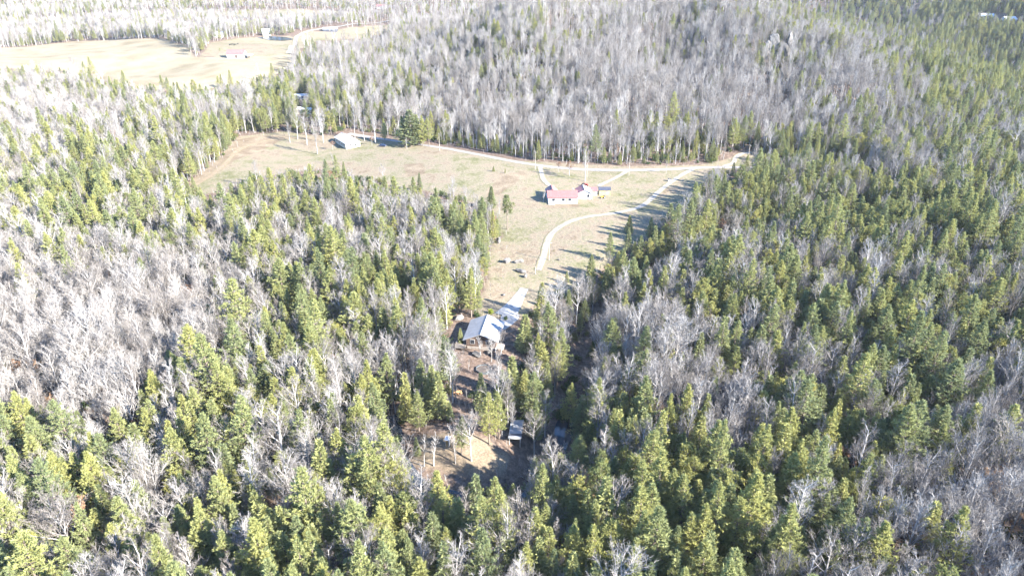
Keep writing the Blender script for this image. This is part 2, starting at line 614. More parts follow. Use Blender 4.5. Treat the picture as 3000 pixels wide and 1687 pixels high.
def in_poly(x, y, poly):
    inside = np.zeros(np.shape(x), bool)
    n = len(poly)
    j = n - 1
    for i in range(n):
        xi, yi = poly[i]
        xj, yj = poly[j]
        c = ((yi > y) != (yj > y)) & (x < (xj - xi) * (y - yi) / (yj - yi + 1e-12) + xi)
        inside ^= c
        j = i
    return inside


W_HAY = [poly_world(p) for p in HAY]
W_LAWN = [poly_world(p) for p in LAWN_PX]
W_DIRT = [poly_world(p) for p in DIRT_PX]
W_CLEAR = [poly_world(p) for p in CLEAR_PX]


def zone(x, y, polys, soft):
    v = np.zeros(x.shape)
    for p in polys:
        lo, hi = p.min(0) - soft * 2, p.max(0) + soft * 2
        k = (x > lo[0]) & (x < hi[0]) & (y > lo[1]) & (y < hi[1])
        if not np.any(k):
            continue
        xs, ys = x[k], y[k]
        d = seg_dist(xs, ys, list(map(tuple, p)) + [tuple(p[0])])
        sd = np.where(in_poly(xs, ys, p), d, -d)
        v[k] = np.maximum(v[k], np.clip(0.5 + sd / (2 * soft), 0, 1))
    return v


# ------------------------------------------------------------------ ground sheet
def axis(lo, fine_lo, fine_hi, hi, step, grow):
    a = list(np.arange(fine_lo, fine_hi + 1e-6, step))
    s, p = step, fine_hi
    while p < hi:
        s *= grow
        p += s
        a.append(p)
    s, p = step, fine_lo
    while p > lo:
        s *= grow
        p -= s
        a.insert(0, p)
    return np.array(a)


gx = axis(-3200, -260, 260, 3200, 2.0, 1.045)
gy = axis(-400, 60, 480, 4200, 2.0, 1.03)
XX, YY = np.meshgrid(gx, gy)
ZZ = height(XX.ravel(), YY.ravel())
gxx, gyy = XX.ravel(), YY.ravel()
nx, ny = len(gx), len(gy)
ii = np.arange(nx * ny).reshape(ny, nx)
quads = np.stack([ii[:-1, :-1], ii[:-1, 1:], ii[1:, 1:], ii[1:, :-1]], -1).reshape(-1, 4)
me = bpy.data.meshes.new('ground')
me.vertices.add(nx * ny)
me.vertices.foreach_set('co', np.stack([gxx, gyy, ZZ], 1).ravel())
me.loops.add(quads.size)
me.loops.foreach_set('vertex_index', quads.ravel())
me.polygons.add(len(quads))
me.polygons.foreach_set('loop_start', np.arange(0, quads.size, 4))
me.polygons.foreach_set('loop_total', np.full(len(quads), 4))
me.polygons.foreach_set('use_smooth', np.ones(len(quads), bool))
me.update(calc_edges=True)
farness = np.clip(gyy / 90.0, 2.5, 14)
for nm, polys, soft in (('lawn', W_LAWN, 3.5), ('hay', W_HAY, 6.0), ('dirt', W_DIRT, 2.5)):
    at = me.attributes.new(nm, 'FLOAT', 'POINT')
    at.data.foreach_set('value', zone(gxx, gyy, polys, soft))
me.materials.append(M['ground'])
ground = bpy.data.objects.new('ground', me)
COL.objects.link(ground)
tag(ground, 'leaf covered woodland floor with dry grass fields', kind='structure')


# ------------------------------------------------------------------ roads, creek, pads
def ribbon(name, px_pts, width, material, label, lift=0.06, step=1.5, world=None, rows=8, wob=0.0):
    pts = smooth_line(world if world is not None else [G(*p) for p in px_pts], step)
    P = np.array(pts)
    T = np.gradient(P, axis=0)
    T /= np.linalg.norm(T, axis=1)[:, None] + 1e-9
    N = np.stack([-T[:, 1], T[:, 0]], 1)
    mb = MB()
    vs_, fs_ = [], []
    w0 = width if not callable(width) else None
    for i in range(len(P)):
        w = w0 if w0 is not None else width(i / (len(P) - 1))
        w = w * (1 + wob * math.sin(i * 0.7) * math.cos(i * 0.23))
        for k in range(rows + 1):
            q = P[i] + N[i] * w * (k / rows - 0.5)
            vs_.append((q[0], q[1], 0))
    va = np.array(vs_)
    va[:, 2] = height(va[:, 0], va[:, 1]) + lift
    for i in range(len(P) - 1):
        for k in range(rows):
            a = i * (rows + 1) + k
            fs_.append((a, a + 1, a + rows + 2, a + rows + 1))
    mb.add(va, fs_)
    o = mb.build(name, material, smooth=True)
    o.data.attributes.new('across', 'FLOAT', 'POINT').data.foreach_set('value', np.tile(np.arange(rows + 1) / rows, len(P)))
    tag(o, label, kind='structure')
    return [tuple(p) for p in P[::3]]


def patch(name, px_poly, material, label, lift=0.07):
    """flat paved area laid on the ground: fan of a dense outline"""
    w = np.array([G(*p) for p in px_poly])
    c = w.mean(0)
    rings = [c + (w - c) * t for t in (0.25, 0.5, 0.75, 1.0)]
    n = len(w)
    vs_ = [c] + [p for r in rings for p in r]
    va = np.array([(p[0], p[1], 0) for p in vs_])
    va[:, 2] = height(va[:, 0], va[:, 1]) + lift
    fs_ = [(0, 1 + k, 1 + (k + 1) % n) for k in range(n)]
    for r in range(3):
        for k in range(n):
            a, b = 1 + r * n + k, 1 + r * n + (k + 1) % n
            fs_.append((a, a + n, b + n, b))
    o = MB().add(va, fs_).build(name, material, smooth=True)
    tag(o, label, kind='structure')
    return o


ROADS = []
ROADS.append((ribbon('road', [(1020, 392), (1080, 402), (1150, 412), (1230, 424), (1310, 436), (1400, 453), (1520, 476), (1650, 493), (1800, 499), (1950, 497), (2090, 491), (2200, 492), (2330, 500), (2500, 520)],
                     5.2, M['asphalt'], 'pale paved country road along the foot of the hill', 0.08), 9.0))
ROADS.append((ribbon('driveway', [(2030, 497), (1990, 518), (1935, 558), (1890, 598), (1850, 615), (1790, 627), (1720, 636), (1665, 652), (1622, 680), (1603, 712), (1594, 748), (1578, 792)],
                     3.4, M['gravel'], 'curving pale gravel driveway across the lawn', 0.13, wob=0.1), 7.0))
ROADS.append((ribbon('driveway', [(1536, 846), (1522, 868), (1508, 890), (1494, 908), (1480, 925)], lambda t: 3.0 + 4.2 * t ** 1.5, M['concrete'], 'pale concrete drive running down to the cabin', 0.13), 4.5))
ROADS.append((ribbon('driveway', [(1583, 488), (1586, 505), (1592, 525), (1608, 542), (1622, 548)], 3.2, M['gravel'], 'short gravel drive to the red roofed house', 0.13, wob=0.1), 4.5))
ROADS.append((ribbon('driveway', [(1838, 502), (1810, 518), (1780, 533), (1752, 546)], 3.0, M['gravel'], 'straight gravel track to the grey roofed shed', 0.13, wob=0.1), 4.5))
ROADS.append((ribbon('driveway', [(2120, 488), (2148, 478), (2155, 463), (2172, 452), (2200, 447)], 3.4, M['gravel'], 'gravel loop branching off the road into the woods', 0.15, wob=0.1), 5))
ROADS.append((ribbon('road', [(1000, 78), (950, 84), (905, 92), (880, 103), (866, 120), (853, 140), (845, 158)], 7.0, M['gravel'], 'pale gravel lane past the far pasture', 0.4, 6), 12))
ROADS.append((ribbon('road', [(1000, 78), (1080, 70), (1160, 58)], 7.0, M['gravel'], 'pale lane crossing the far fields', 0.4, 6), 12))
ROADS.append((ribbon('road', [(470, 596), (540, 560), (610, 520), (660, 480), (700, 440), (770, 415), (860, 405), (940, 408)], 3.2, M['dirt'], 'faint dirt track along the brown meadow', 0.12, 3, wob=0.25), 5))
patch('paved_yard', [(1478, 908), (1500, 914), (1523, 924), (1517, 938), (1500, 952), (1482, 965), (1465, 972), (1462, 955), (1468, 930)], M['concrete'], 'white concrete yard beside the cabin', 0.18)

crk = CREEK_MAIN
creek = ribbon('creek', None, 4.2, M['water'], 'narrow shaded creek bending round the lower clearing', 0.10, 2.0, world=crk[::4], wob=0.3)
pond = patch('pond', [(755, 112), (790, 108), (840, 111), (862, 117), (835, 121), (790, 119)], M['water'], 'dark farm pond in the far pasture', 0.5)


# ------------------------------------------------------------------ tree shapes
def unit(v):
    v = np.asarray(v, float)
    return v / (np.linalg.norm(v) + 1e-9)


class Tris:
    """loose leaf triangles"""
    def __init__(self):
        self.a = []

    def blade(self, p, d, L, w, up=None):
        d = unit(d)
        s = unit(np.cross(d, up if up is not None else rng.normal(size=3)))
        self.a.append((p - s * w * .5, p + s * w * .5, p + d * L))

    def quad(self, p, d, L, w, up):
        d = unit(d)
        s = unit(np.cross(d, up))
        m_ = p + d * L * .5
        self.a.append((p, m_ - s * w * .5, p + d * L))
        self.a.append((p, p + d * L, m_ + s * w * .5))

    def mesh(self, name, material):
        A = np.array(self.a).reshape(-1, 3)
        n = len(A) // 3
        me_ = bpy.data.meshes.new(name)
        me_.vertices.add(len(A))
        me_.vertices.foreach_set('co', A.ravel())
        me_.loops.add(len(A))
        me_.loops.foreach_set('vertex_index', np.arange(len(A)))
        me_.polygons.add(n)
        me_.polygons.foreach_set('loop_start', np.arange(0, len(A), 3))
        me_.polygons.foreach_set('loop_total', np.full(n, 3))
        me_.update(calc_edges=True)
        me_.materials.append(material)
        return me_


def white_pine(h, seed):
    g = np.random.default_rng(seed)
    tr = MB()
    lean = g.normal(0, .02, 2)
    P = lambda t: np.array([lean[0] * t * h, lean[1] * t * h, t * h])
    tr.tube([P(t) for t in (0, .3, .6, .85, 1.0)], [.30, .24, .15, .07, .015], 7)
    T = Tris()
    base = g.uniform(.16, .28)
    z = base * h
    Rm = h * g.uniform(.175, .225)
    while z < h * .985:
        t = (z / h - base) / (1 - base)
        prof = min(1.0, .62 + 1.8 * t) * (1 - t) ** .92 * 1.15 + .03
        nb = int(g.integers(4, 7))
        a0 = g.uniform(0, 6.28)
        for k in range(nb):
            a = a0 + 6.283 * k / nb + g.normal(0, .25)
            L = Rm * prof * g.uniform(.62, 1.25)
            el = R(g.uniform(-4, 14) + 38 * t ** 1.5)
            d = np.array([math.cos(a) * math.cos(el), math.sin(a) * math.cos(el), math.sin(el)])
            p0 = P(z / h)
            tip = p0 + d * L + np.array([0, 0, .10 * L])
            tr.tube([p0, p0 + d * L * .55, tip], [.055, .035, .01], 3, cap=False)
            side = unit(np.cross(d, (0, 0, 1)))
            nt_ = int(4 + L * 3.1)
            for j in range(nt_):
                f = g.uniform(.25, 1.04)
                lat = g.uniform(-1, 1) * (.10 + .30 * (1.0 - f * .6)) * L * .75
                q = p0 + d * L * f + side * lat + np.array([0, 0, .10 * L * f * f + g.normal(0, .08)])
                od = unit(d * .8 + side * np.sign(lat) * .55 + np.array([0, 0, .45]))
                for b in range(6):
                    bd = unit(od + g.normal(0, .55, 3) + np.array([0, 0, .12]))
                    T.blade(q, bd, g.uniform(.40, .75), g.uniform(.14, .24), unit(d * np.array([1, 1, 0]) * .6 + np.array([0, 0, .75])) + g.normal(0, .38, 3))
        z += g.uniform(.50, .85) * h / 22
    for b in range(26):
        T.blade(P(g.uniform(.95, .995)), unit(g.normal(0, .5, 3) + np.array([0, 0, .8])), .6, .18, g.normal(size=3))
    return tr.mesh('trunk', M['bark_dark']), T.mesh('crown', M['pine'])


def hemlock(h, seed, fat=1.0):
    g = np.random.default_rng(seed)
    tr = MB()
    tr.tube([(0, 0, 0), (0, 0, h * .5), (0, 0, h)], [.26, .16, .01], 6)
    T = Tris()
    base = g.uniform(.04, .14)
    Rm = h * g.uniform(.18, .225) * fat
    z = base * h
    ph = g.uniform(0, 6.28, 4)
    while z < h * .99:
        t = (z / h - base) / (1 - base)
        prof = min(1, .72 + 2.2 * t) * (1 - t) ** .85 + .012
        nb = 6 if t < .7 else 5
        a0 = g.uniform(0, 6.28)
        for k in range(nb):
            a = a0 + 6.283 * k / nb + g.normal(0, .2)
            lump = 1 + .16 * math.sin(2 * a + ph[0] + 4 * t) + .12 * math.sin(3 * a + ph[1] - 7 * t)
            L = Rm * prof * lump * g.uniform(.75, 1.18)
            el = R(g.uniform(2, 16) + 26 * t)
            d = np.array([math.cos(a) * math.cos(el), math.sin(a) * math.cos(el), math.sin(el)])
            p0 = np.array([0, 0, z])
            side = unit(np.cross(d, (0, 0, 1)))
            droop = np.array([0, 0, -.22 * L])
            if L > 1.2 and g.random() < .5:
                tr.tube([p0, p0 + d * L * .5 + droop * .25, p0 + d * L * .85 + droop * .72], [.04, .025, .008], 3, cap=False)
            ns = int(4 + L * 5.2)
            for j in range(ns):
                f = g.uniform(.22, 1.0) ** .8
                lat = g.uniform(-1, 1) * (.42 * (1.06 - f) + .08) * L
                q = p0 + d * L * f + droop * f * f + side * lat
                od = unit(d * .75 + side * np.sign(lat) * g.uniform(.2, .9) + np.array([0, 0, g.uniform(-.35, .25)]))
                T.quad(q, od, g.uniform(.42, .8), g.uniform(.18, .34), unit(d * np.array([1, 1, 0]) * .7 + np.array([g.normal(0, .35), g.normal(0, .35), .8])))
                T.blade(q, unit(od + g.normal(0, .5, 3)), g.uniform(.3, .55), .15, unit(d * .7 + np.array([0, 0, .6])) + g.normal(0, .35, 3))
        z += (.33 + .12 * (1 - t)) * h / 16
    for b in range(14):
        T.blade(np.array([0, 0, h * g.uniform(.955, .99)]), unit(g.normal(0, .35, 3) + np.array([0, 0, .7])), .45, .12, g.normal(size=3))
    return tr.mesh('trunk', M['bark_dark']), T.mesh('crown', M['hemlock'])


def yellow_pine(h, seed):
    g = np.random.default_rng(seed)
    tr = MB()
    ln = g.normal(0, .035, 2)
    P = lambda t: np.array([ln[0] * h * t + .12 * math.sin(5 * t + seed), ln[1] * h * t, t * h])
    tr.tube([P(t) for t in (0, .25, .5, .75, 1)], [.24, .2, .15, .09, .02], 6)
    T = Tris()
    base = g.uniform(.34, .5)
    nb = int(g.integers(30, 40))
    Rm = h * g.uniform(.17, .23)
    for k in range(nb):
        t = ((k + g.uniform(0, 1)) / nb)
        z = base + (1 - base) * t
        a = k * 2.4 + g.normal(0, .4)
        prof = (1 - t ** 1.8) ** .6 * min(1, .6 + t) + .1
        L = Rm * prof * g.uniform(.55, 1.25)
        el = R(g.uniform(-8, 22) + 30 * t)
        d = np.array([math.cos(a) * math.cos(el), math.sin(a) * math.cos(el), math.sin(el)])
        p0 = P(z)
        mid = p0 + d * L * .6 + np.array([0, 0, -.06 * L])
        tip = p0 + d * L + np.array([0, 0, .05 * L])
        tr.tube([p0, mid, tip], [.06, .04, .015], 3, cap=False)
        side = unit(np.cross(d, (0, 0, 1)))
        for c in range(int(3 + L * 1.5)):
            f = g.uniform(.42, 1.05)
            q0 = p0 + d * L * f + side * g.uniform(-.42, .42) * L * (1.2 - f) + g.normal(0, .2, 3)
            for j in range(int(g.integers(4, 7))):
                q = q0 + g.normal(0, .26, 3)
                od = unit(d * .5 + np.array([0, 0, .5]) + g.normal(0, .35, 3))
                for b in range(5):
                    T.blade(q, unit(od + g.normal(0, .6, 3)), g.uniform(.32, .6), g.uniform(.13, .22), unit(d * np.array([1, 1, 0]) * .5 + np.array([0, 0, .8])) + g.normal(0, .4, 3))
    return tr.mesh('trunk', M['bark_dark']), T.mesh('crown', M['yellow'])


def bare_tree(h, seed, spread=1.0, narrow=False, leaves=False, dense=1.0):
    g = np.random.default_rng(seed)
    tr, cr = MB(), MB()
    T = Tris()
    twig = Tris()

    def grow(p, d, L, r, lvl):
        n = (6, 4, 3, 2, 1)[lvl]
        pts, rad = [p], [r]
        dd = d
        up = (.02, .17, .17, .14, .10)[lvl]
        for i in range(n):
            dd = unit(dd + g.normal(0, (.035, .09, .11, .12, .08)[lvl], 3) + np.array([0, 0, up]))
            pts.append(pts[-1] + dd * L / n)
            rad.append(r * (1 - (i + 1) / n * (.86 if lvl else .80)))
        if lvl == 0:
            tr.tube(pts, rad, 7)
        elif lvl == 1:
            tr.tube(pts, rad, 4, cap=False)
        elif lvl == 2:
            cr.tube(pts, rad, 3, cap=False)
        elif lvl == 3:
            for a, b, w in zip(pts[:-1], pts[1:], (1.0, .7)):
                twig.blade(a, b - a, np.linalg.norm(b - a) * 1.15, r * 2.6 * w, g.normal(size=3))
                twig.blade(a, b - a, np.linalg.norm(b - a) * 1.15, r * 2.6 * w, g.normal(size=3))
        else:
            twig.blade(p, dd, L, r * 2.4, g.normal(size=3))
            if leaves and g.random() < .8:
                for q in range(3):
                    T.blade(p + dd * L * g.uniform(.2, 1), unit(g.normal(0, 1, 3) + np.array([0, 0, -.5])), .26, .17, g.normal(size=3))
        if lvl >= 4:
            return
        if lvl == 0:
            cnt = int((15 if narrow else 13) * dense)
        else:
            cnt = int((6.5, 6.2, 6.0, 4.6)[lvl] * g.uniform(.8, 1.25) * (dense if lvl < 3 else 1))
        f0 = (.40 if not narrow else .34, .22, .18, .12)[lvl]
        for k in range(cnt):
            f = f0 + (1.0 - f0) * ((k + g.uniform(0, 1)) / cnt)
            f = min(f, .985)
            x = f * n
            i = min(int(x), n - 1)
            q = pts[i] + (pts[i + 1] - pts[i]) * (x - i)
            rr = rad[i] + (rad[i + 1] - rad[i]) * (x - i)
            ax = unit(pts[i + 1] - pts[i])
            az = k * 2.4 + g.uniform(-.6, .6)
            u = unit(np.cross(ax, (0, 0, 1) if abs(ax[2]) < .9 else (1, 0, 0)))
            w = np.cross(ax, u)
            ang = R((g.uniform(24, 42) if narrow else g.uniform(32, 58)) if lvl == 0 else g.uniform(22, 44))
            nd_ = unit(ax * math.cos(ang) + (u * math.cos(az) + w * math.sin(az)) * math.sin(ang))
            if lvl == 0:
                t = (f - f0) / (1 - f0)
                Lc = h * (.27 if narrow else .35) * spread * (1.12 - .72 * t) * g.uniform(.7, 1.2)
            else:
                Lc = L * (.46, .50, .54, .66)[lvl] * g.uniform(.65, 1.3) * (1.15 - .45 * f)
            rc = max(rr * (.58, .6, .6, .6)[lvl], (.0, .085, .044, .024, .015)[lvl + 1])
            grow(q, nd_, Lc, rc, lvl + 1)

    grow(np.zeros(3), unit(np.array([g.normal(0, .03), g.normal(0, .03), 1])), h * .86, h * .0145, 0)
    # branchlets and twigs together are the crown
    A = np.array(twig.a).reshape(-1, 3)
    cr.add(A, [(i, i + 1, i + 2) for i in range(0, len(A), 3)], 0)
    mats = [M['twig']]
    if leaves and T.a:
        B = np.array(T.a).reshape(-1, 3)
        cr.add(B, [(i, i + 1, i + 2) for i in range(0, len(B), 3)], 1)
        mats.append(M['brownleaf'])
    return tr.mesh('trunk', M['bark_pale']), cr.mesh('crown', mats)


def shrub(h, seed, material):
    g = np.random.default_rng(seed)
    tr = MB()
    T = Tris()
    for k in range(7):
        a, e = g.uniform(0, 6.28), R(g.uniform(35, 80))
        d = np.array([math.cos(a) * math.cos(e), math.sin(a) * math.cos(e), math.sin(e)])
        tip = d * h * g.uniform(.7, 1.0)
        tr.tube([(0, 0, 0), tip * .5 + np.array([0, 0, .05]), tip], [.04, .025, .008], 3, cap=False)
        for j in range(34):
            q = tip * g.uniform(.35, 1.0) + g.normal(0, .16 * h, 3)
            q[2] = max(q[2], .08)
            for b in range(3):
                T.blade(q, unit(g.normal(0, 1, 3) + np.array([0, 0, .4])), g.uniform(.18, .34) * (h ** .4), .14 * h ** .4, g.normal(size=3))
    return tr.mesh('trunk', M['bark_dark']), T.mesh('crown', material)


KINDS = {
    'white_pine': [(white_pine(h, 100 + i), h) for i, h in enumerate((22, 24, 20, 22, 18))],
    'hemlock_tree': [(hemlock(h, 200 + i, f), h) for i, (h, f) in enumerate(((16, 1.0), (18, .95), (14, 1.12), (16, .85), (11, .95)))],
    'yellow_pine': [(yellow_pine(h, 300 + i), h) for i, h in enumerate((17, 18, 15, 16))],
    'bare_hardwood': [(bare_tree(h, 400 + i, s, nrw), h) for i, (h, s, nrw) in enumerate(((20, 1.0, False), (21, .85, True), (18, 1.1, False), (22, .95, True), (17, .9, False), (19, .8, True)))],
    'bare_sapling': [(bare_tree(h, 500 + i, .8, True, False, .72), h) for i, h in enumerate((10, 12, 9))],
    'brown_leaved_oak': [(bare_tree(h, 600 + i, .95, False, True, .85), h) for i, h in enumerate((13, 11))],
    'laurel_shrub': [(shrub(h, 700 + i, M['laurel']), h) for i, h in enumerate((2.2, 1.7, 2.8))],
}
LOOK = {
    'white_pine': ('white pine with tufted layered boughs', 'pine tree'),
    'hemlock_tree': ('dense conical dark hemlock', 'hemlock tree'),
    'yellow_pine': ('olive green pine with open clumped crown', 'pine tree'),
    'bare_hardwood': ('leafless pale grey hardwood', 'bare tree'),
    'bare_sapling': ('slender leafless sapling', 'sapling'),
    'brown_leaved_oak': ('oak holding dry brown leaves', 'oak tree'),
    'laurel_shrub': ('low evergreen laurel shrub', 'shrub'),
}
FIRST = {}


def plant(kind, k, x, y, s, rz, label, group, zoff=-.15):
    (tm, cm), h = KINDS[kind][k]
    e = empty(kind, (x, y, hz(x, y) + zoff), rz, label, LOOK[kind][1], group, s)
    t = bpy.data.objects.new('trunk', tm)
    c = bpy.data.objects.new('crown', cm)
    for o in (t, c):
        COL.objects.link(o)
        o.parent = e
    FIRST.setdefault((kind, k), (t, c))
    return e


# single trees that the photograph lets one pick out: base pixel, top pixel row, kind, label
SOLO = [
    (1299, 950, 836, 'hemlock_tree', 'broad hemlock standing beside the cabin deck'),
    (1311, 1108, 990, 'hemlock_tree', 'large full hemlock below the cabin deck'),
    (1538, 1030, 920, 'hemlock_tree', 'round full hemlock at the corner of the concrete yard'),
    (1411, 1212, 1090, 'hemlock_tree', 'hemlock just below the eight sided pool'),
    (1500, 1180, 1043, 'hemlock_tree', 'tall pointed hemlock beside the eight sided pool'),
    (1472, 1196, 1083, 'hemlock_tree', 'smaller hemlock next to the pool'),
    (1433, 1300, 1140, 'white_pine', 'feathery pine with bare lower trunk at the upper edge of the lower clearing'),
    (1462, 1285, 1150, 'white_pine', 'feathery pine beside the narrow metal roofed shed'),
    (1228, 1262, 1142, 'white_pine', 'broad pine with visible trunk above the lower clearing'),
    (1319, 1232, 1178, 'hemlock_tree', 'small dark evergreen above the lower clearing'),
    (1222, 1336, 1280, 'hemlock_tree', 'small bushy evergreen at the lower clearing edge'),
    (1603, 1398, 1295, 'white_pine', 'pine standing alone at the creek bend'),
    (1665, 1255, 1118, 'white_pine', 'tall pointed pine rising out of the gully'),
    (1538, 1150, 1080, 'hemlock_tree', 'slim evergreen between the pool and the gully'),
    (1381, 1349, 1200, 'bare_hardwood', 'tall bare tree standing alone in the lower clearing'),
    (1334, 1357, 1232, 'bare_sapling', 'thin bare tree in the lower clearing'),
    (1243, 1366, 1265, 'bare_sapling', 'thin bare pole of a tree at the clearing edge by the creek'),
    (1271, 1364, 1258, 'bare_sapling', 'slightly taller thin bare tree next to the creekside bare pole'),
    (1566, 1349, 1198, 'bare_hardwood', 'bare tree with rounded crown beside the narrow metal roofed shed'),
    (1640, 1400, 1280, 'bare_sapling', 'thin bare tree leaning over the creek'),
    (1408, 1042, 972, 'bare_sapling', 'slim bare tree in front of the cabin gable'),
    (1204, 1168, 1078, 'bare_hardwood', 'bare tree by the shaded path near the pool'),
    (1262, 1022, 940, 'bare_hardwood', 'small round crowned bare tree below the deck'),
    (1202, 990, 824, 'bare_hardwood', 'very tall bare tree across from the cabin deck'),
    (1334, 908, 762, 'bare_hardwood', 'tall leaning bare tree behind the cabin deck'),
    (1384, 892, 780, 'white_pine', 'pale feathery pine behind the cabin'),
    (1621, 980, 812, 'bare_hardwood', 'big white limbed bare oak beside the gully'),
    (1605, 990, 850, 'bare_hardwood', 'bare tree next to the white limbed oak'),
    (1687, 952, 812, 'bare_hardwood', 'bare tree on the gully rim above the cabin'),
    (1660, 1000, 880, 'bare_hardwood', 'bare tree on the gully side'),
    (1586, 938, 826, 'hemlock_tree', 'hemlock shading the cabin drive'),
    (1475, 1010, 985, 'bare_sapling', 'small bare shrub tree by the cabin steps'),
    (1470, 1040, 960, 'bare_hardwood', 'soft crowned bare tree before the concrete yard'),
    (1827, 905, 776, 'white_pine', 'very tall white pine at the top of the gully'),
    (1785, 768, 680, 'white_pine', 'broad white pine at the edge of the lawn'),
    (1730, 828, 745, 'hemlock_tree', 'hemlock at the lawn corner above the gully'),
    (1660, 832, 793, 'hemlock_tree', 'young hemlock at the lower lawn edge'),
    (1842, 682, 630, 'hemlock_tree', 'lone round evergreen bush tree on the lawn edge by the driveway'),
    (1486, 672, 575, 'yellow_pine', 'thin open pine at the meadow corner of the lawn'),
    (1452, 690, 640, 'bare_sapling', 'small bare tree on the lawn slope'),
    (1205, 428, 322, 'hemlock_tree', 'huge dark round evergreen beside the grey roofed ranch house'),
    (1222, 424, 335, 'hemlock_tree', 'full dark evergreen joined to the huge round evergreen by the road'),
    (1258, 428, 343, 'white_pine', 'bright green pine beside the paved road'),
    (1183, 426, 340, 'white_pine', 'dark pine at the ranch side of the huge round evergreen'),
    (1238, 429, 338, 'white_pine', 'dark pine between the huge round evergreen and the bright green pine'),
    (1127, 417, 348, 'white_pine', 'narrow bright pine behind the parked car'),
    (1192, 436, 398, 'bare_sapling', 'small bare tree under the huge round evergreen'),
    (1636, 505, 474, 'brown_leaved_oak', 'small brown leaved oak at the roadside'),
    (1668, 516, 470, 'brown_leaved_oak', 'larger brown leaved oak at the roadside'),
    (1714, 531, 425, 'bare_hardwood', 'bare tree standing alone on the lawn by the road'),
    (1592, 593, 556, 'bare_sapling', 'small bare tree in the shade of the red roofed house'),
    (930, 452, 340, 'bare_hardwood', 'big bare tree in the yard of the grey roofed ranch house'),
    (900, 425, 330, 'bare_hardwood', 'bare tree behind the ranch yard'),
    (975, 440, 412, 'brown_leaved_oak', 'small brown tree beside the ranch house wall'),
    (977, 484, 440, 'bare_sapling', 'small spreading bare tree on the meadow'),
    (1100, 420, 320, 'bare_hardwood', 'bare tree beyond the ranch house drive'),
    (1090, 425, 398, 'brown_leaved_oak', 'brown leaved bush tree behind the parked car'),
    (1446, 503, 486, 'hemlock_tree', 'small round evergreen on the meadow by the dirt bank'),
    (1480, 508, 492, 'hemlock_tree', 'small evergreen on top of the dirt bank'),
    (1750, 478, 428, 'bare_sapling', 'bare tree on the brushy roadside bank'),
    (1952, 508, 462, 'bare_sapling', 'thin bare tree by the road opposite the gravel drive'),
    (850, 418, 350, 'bare_hardwood', 'bare tree at the upper end of the dirt track'),
    (872, 408, 318, 'bare_hardwood', 'tall bare tree between the trailer home and the ranch yard'),
    (948, 418, 338, 'bare_hardwood', 'bare tree right behind the grey roofed ranch house'),
    (1040, 405, 330, 'bare_hardwood', 'bare tree behind the ranch house gable'),
    (1068, 412, 345, 'bare_hardwood', 'bare tree between ranch house and narrow bright pine'),
    (1010, 520, 472, 'hemlock_tree', 'pointed hemlock standing out into the meadow'),
    (845, 545, 492, 'white_pine', 'white pine on the lower meadow edge by the dirt track'),
    (880, 548, 500, 'white_pine', 'second white pine on the lower meadow edge'),
    (1130, 575, 515, 'hemlock_tree', 'hemlock on the meadow edge below the dirt bank'),
    (1160, 572, 528, 'hemlock_tree', 'shorter hemlock on the meadow edge below the dirt bank'),
    (1352, 912, 812, 'hemlock_tree', 'tall hemlock on the bank behind the deck'),
    (1572, 1005, 905, 'white_pine', 'white pine at the gully side of the concrete yard'),
    (1462, 1128, 1030, 'bare_hardwood', 'bare tree between the pool and its hemlocks'),
    (1440, 612, 545, 'hemlock_tree', 'hemlock at the corner where meadow meets lawn'),
    (1462, 628, 580, 'bare_hardwood', 'small bare tree beside the thin open pine'),
    (1436, 760, 690, 'bare_hardwood', 'bare tree on the lawn edge above the cabin'),
    (1352, 1330, 1220, 'white_pine', 'white pine among the thin trees of the lower clearing'),
    (1258, 1135, 1040, 'hemlock_tree', 'hemlock across the shaded yard from the pool'),
    (1290, 1060, 965, 'bare_hardwood', 'bare tree on the leaf covered bank below the deck'),
    (1350, 1010, 960, 'hemlock_tree', 'young hemlock close under the cabin deck'),
    (1245, 960, 850, 'bare_hardwood', 'bare tree on the bank across from the deck'),
    (1440, 1060, 985, 'bare_hardwood', 'thin crowned bare tree in front of the cabin porch'),
    (1560, 1090, 990, 'bare_hardwood', 'bare tree on the rim between the yard and gully'),
    (1575, 1180, 1060, 'bare_hardwood', 'bare tree on the gully slope beside the pool hemlocks'),
    (645, 149, 141, 'hemlock_tree', 'dark round bush in the far pasture'),
]
FIXED = []
for n_, (px, py, pt, kind, label) in enumerate(SOLO):
    x, y, z = ground_hit(px, py)
    hh = top_z(y, pt) - z
    opts = KINDS[kind]
    k = n_ % len(opts)
    if kind == 'hemlock_tree' and 'full' in label or 'broad' in label and kind == 'hemlock_tree':
        k = 2
    s = max(hh / opts[k][1], .15)
    e = plant(kind, k, x, y, s, rng.uniform(0, 6.28), label, None)
    if 'huge dark round' in label:
        e.scale = (s * 1.9, s * 1.9, s)
    elif kind == 'hemlock_tree' and ('round' in label or 'full' in label):
        e.scale = (s * 1.25, s * 1.25, s)
    FIXED.append((x, y, 3.2 if hh > 9 else 2.0))

# share of evergreens, read off the photograph in cells of 100 x 100 pixels
EVER = [
    "445444433333333222222267777788",
    "333333333335654322111154225899",
    "556677788765432211111112122778",
    "223467787742110001122122223566",
    "566666666643200011125554445666",
    "777777777666665544455566788888",
    "666555566666665544445567888888",
    "321111156666555555567776547777",
    "100000356677544443456777666677",
    "000000466665333322224667777777",
    "000001577655333333335787777644",
    "000017777554444444432277777655",
    "334444666554444444443267777543",
    "666666666654555555677776542222",
    "664335666666654466677755432222",
    "655446677777766677788865532222",
    "555556677777776677777754422222",
]
EV = np.array([[int(c) for c in r[:30].ljust(30, r[-1])] for r in EVER], float)


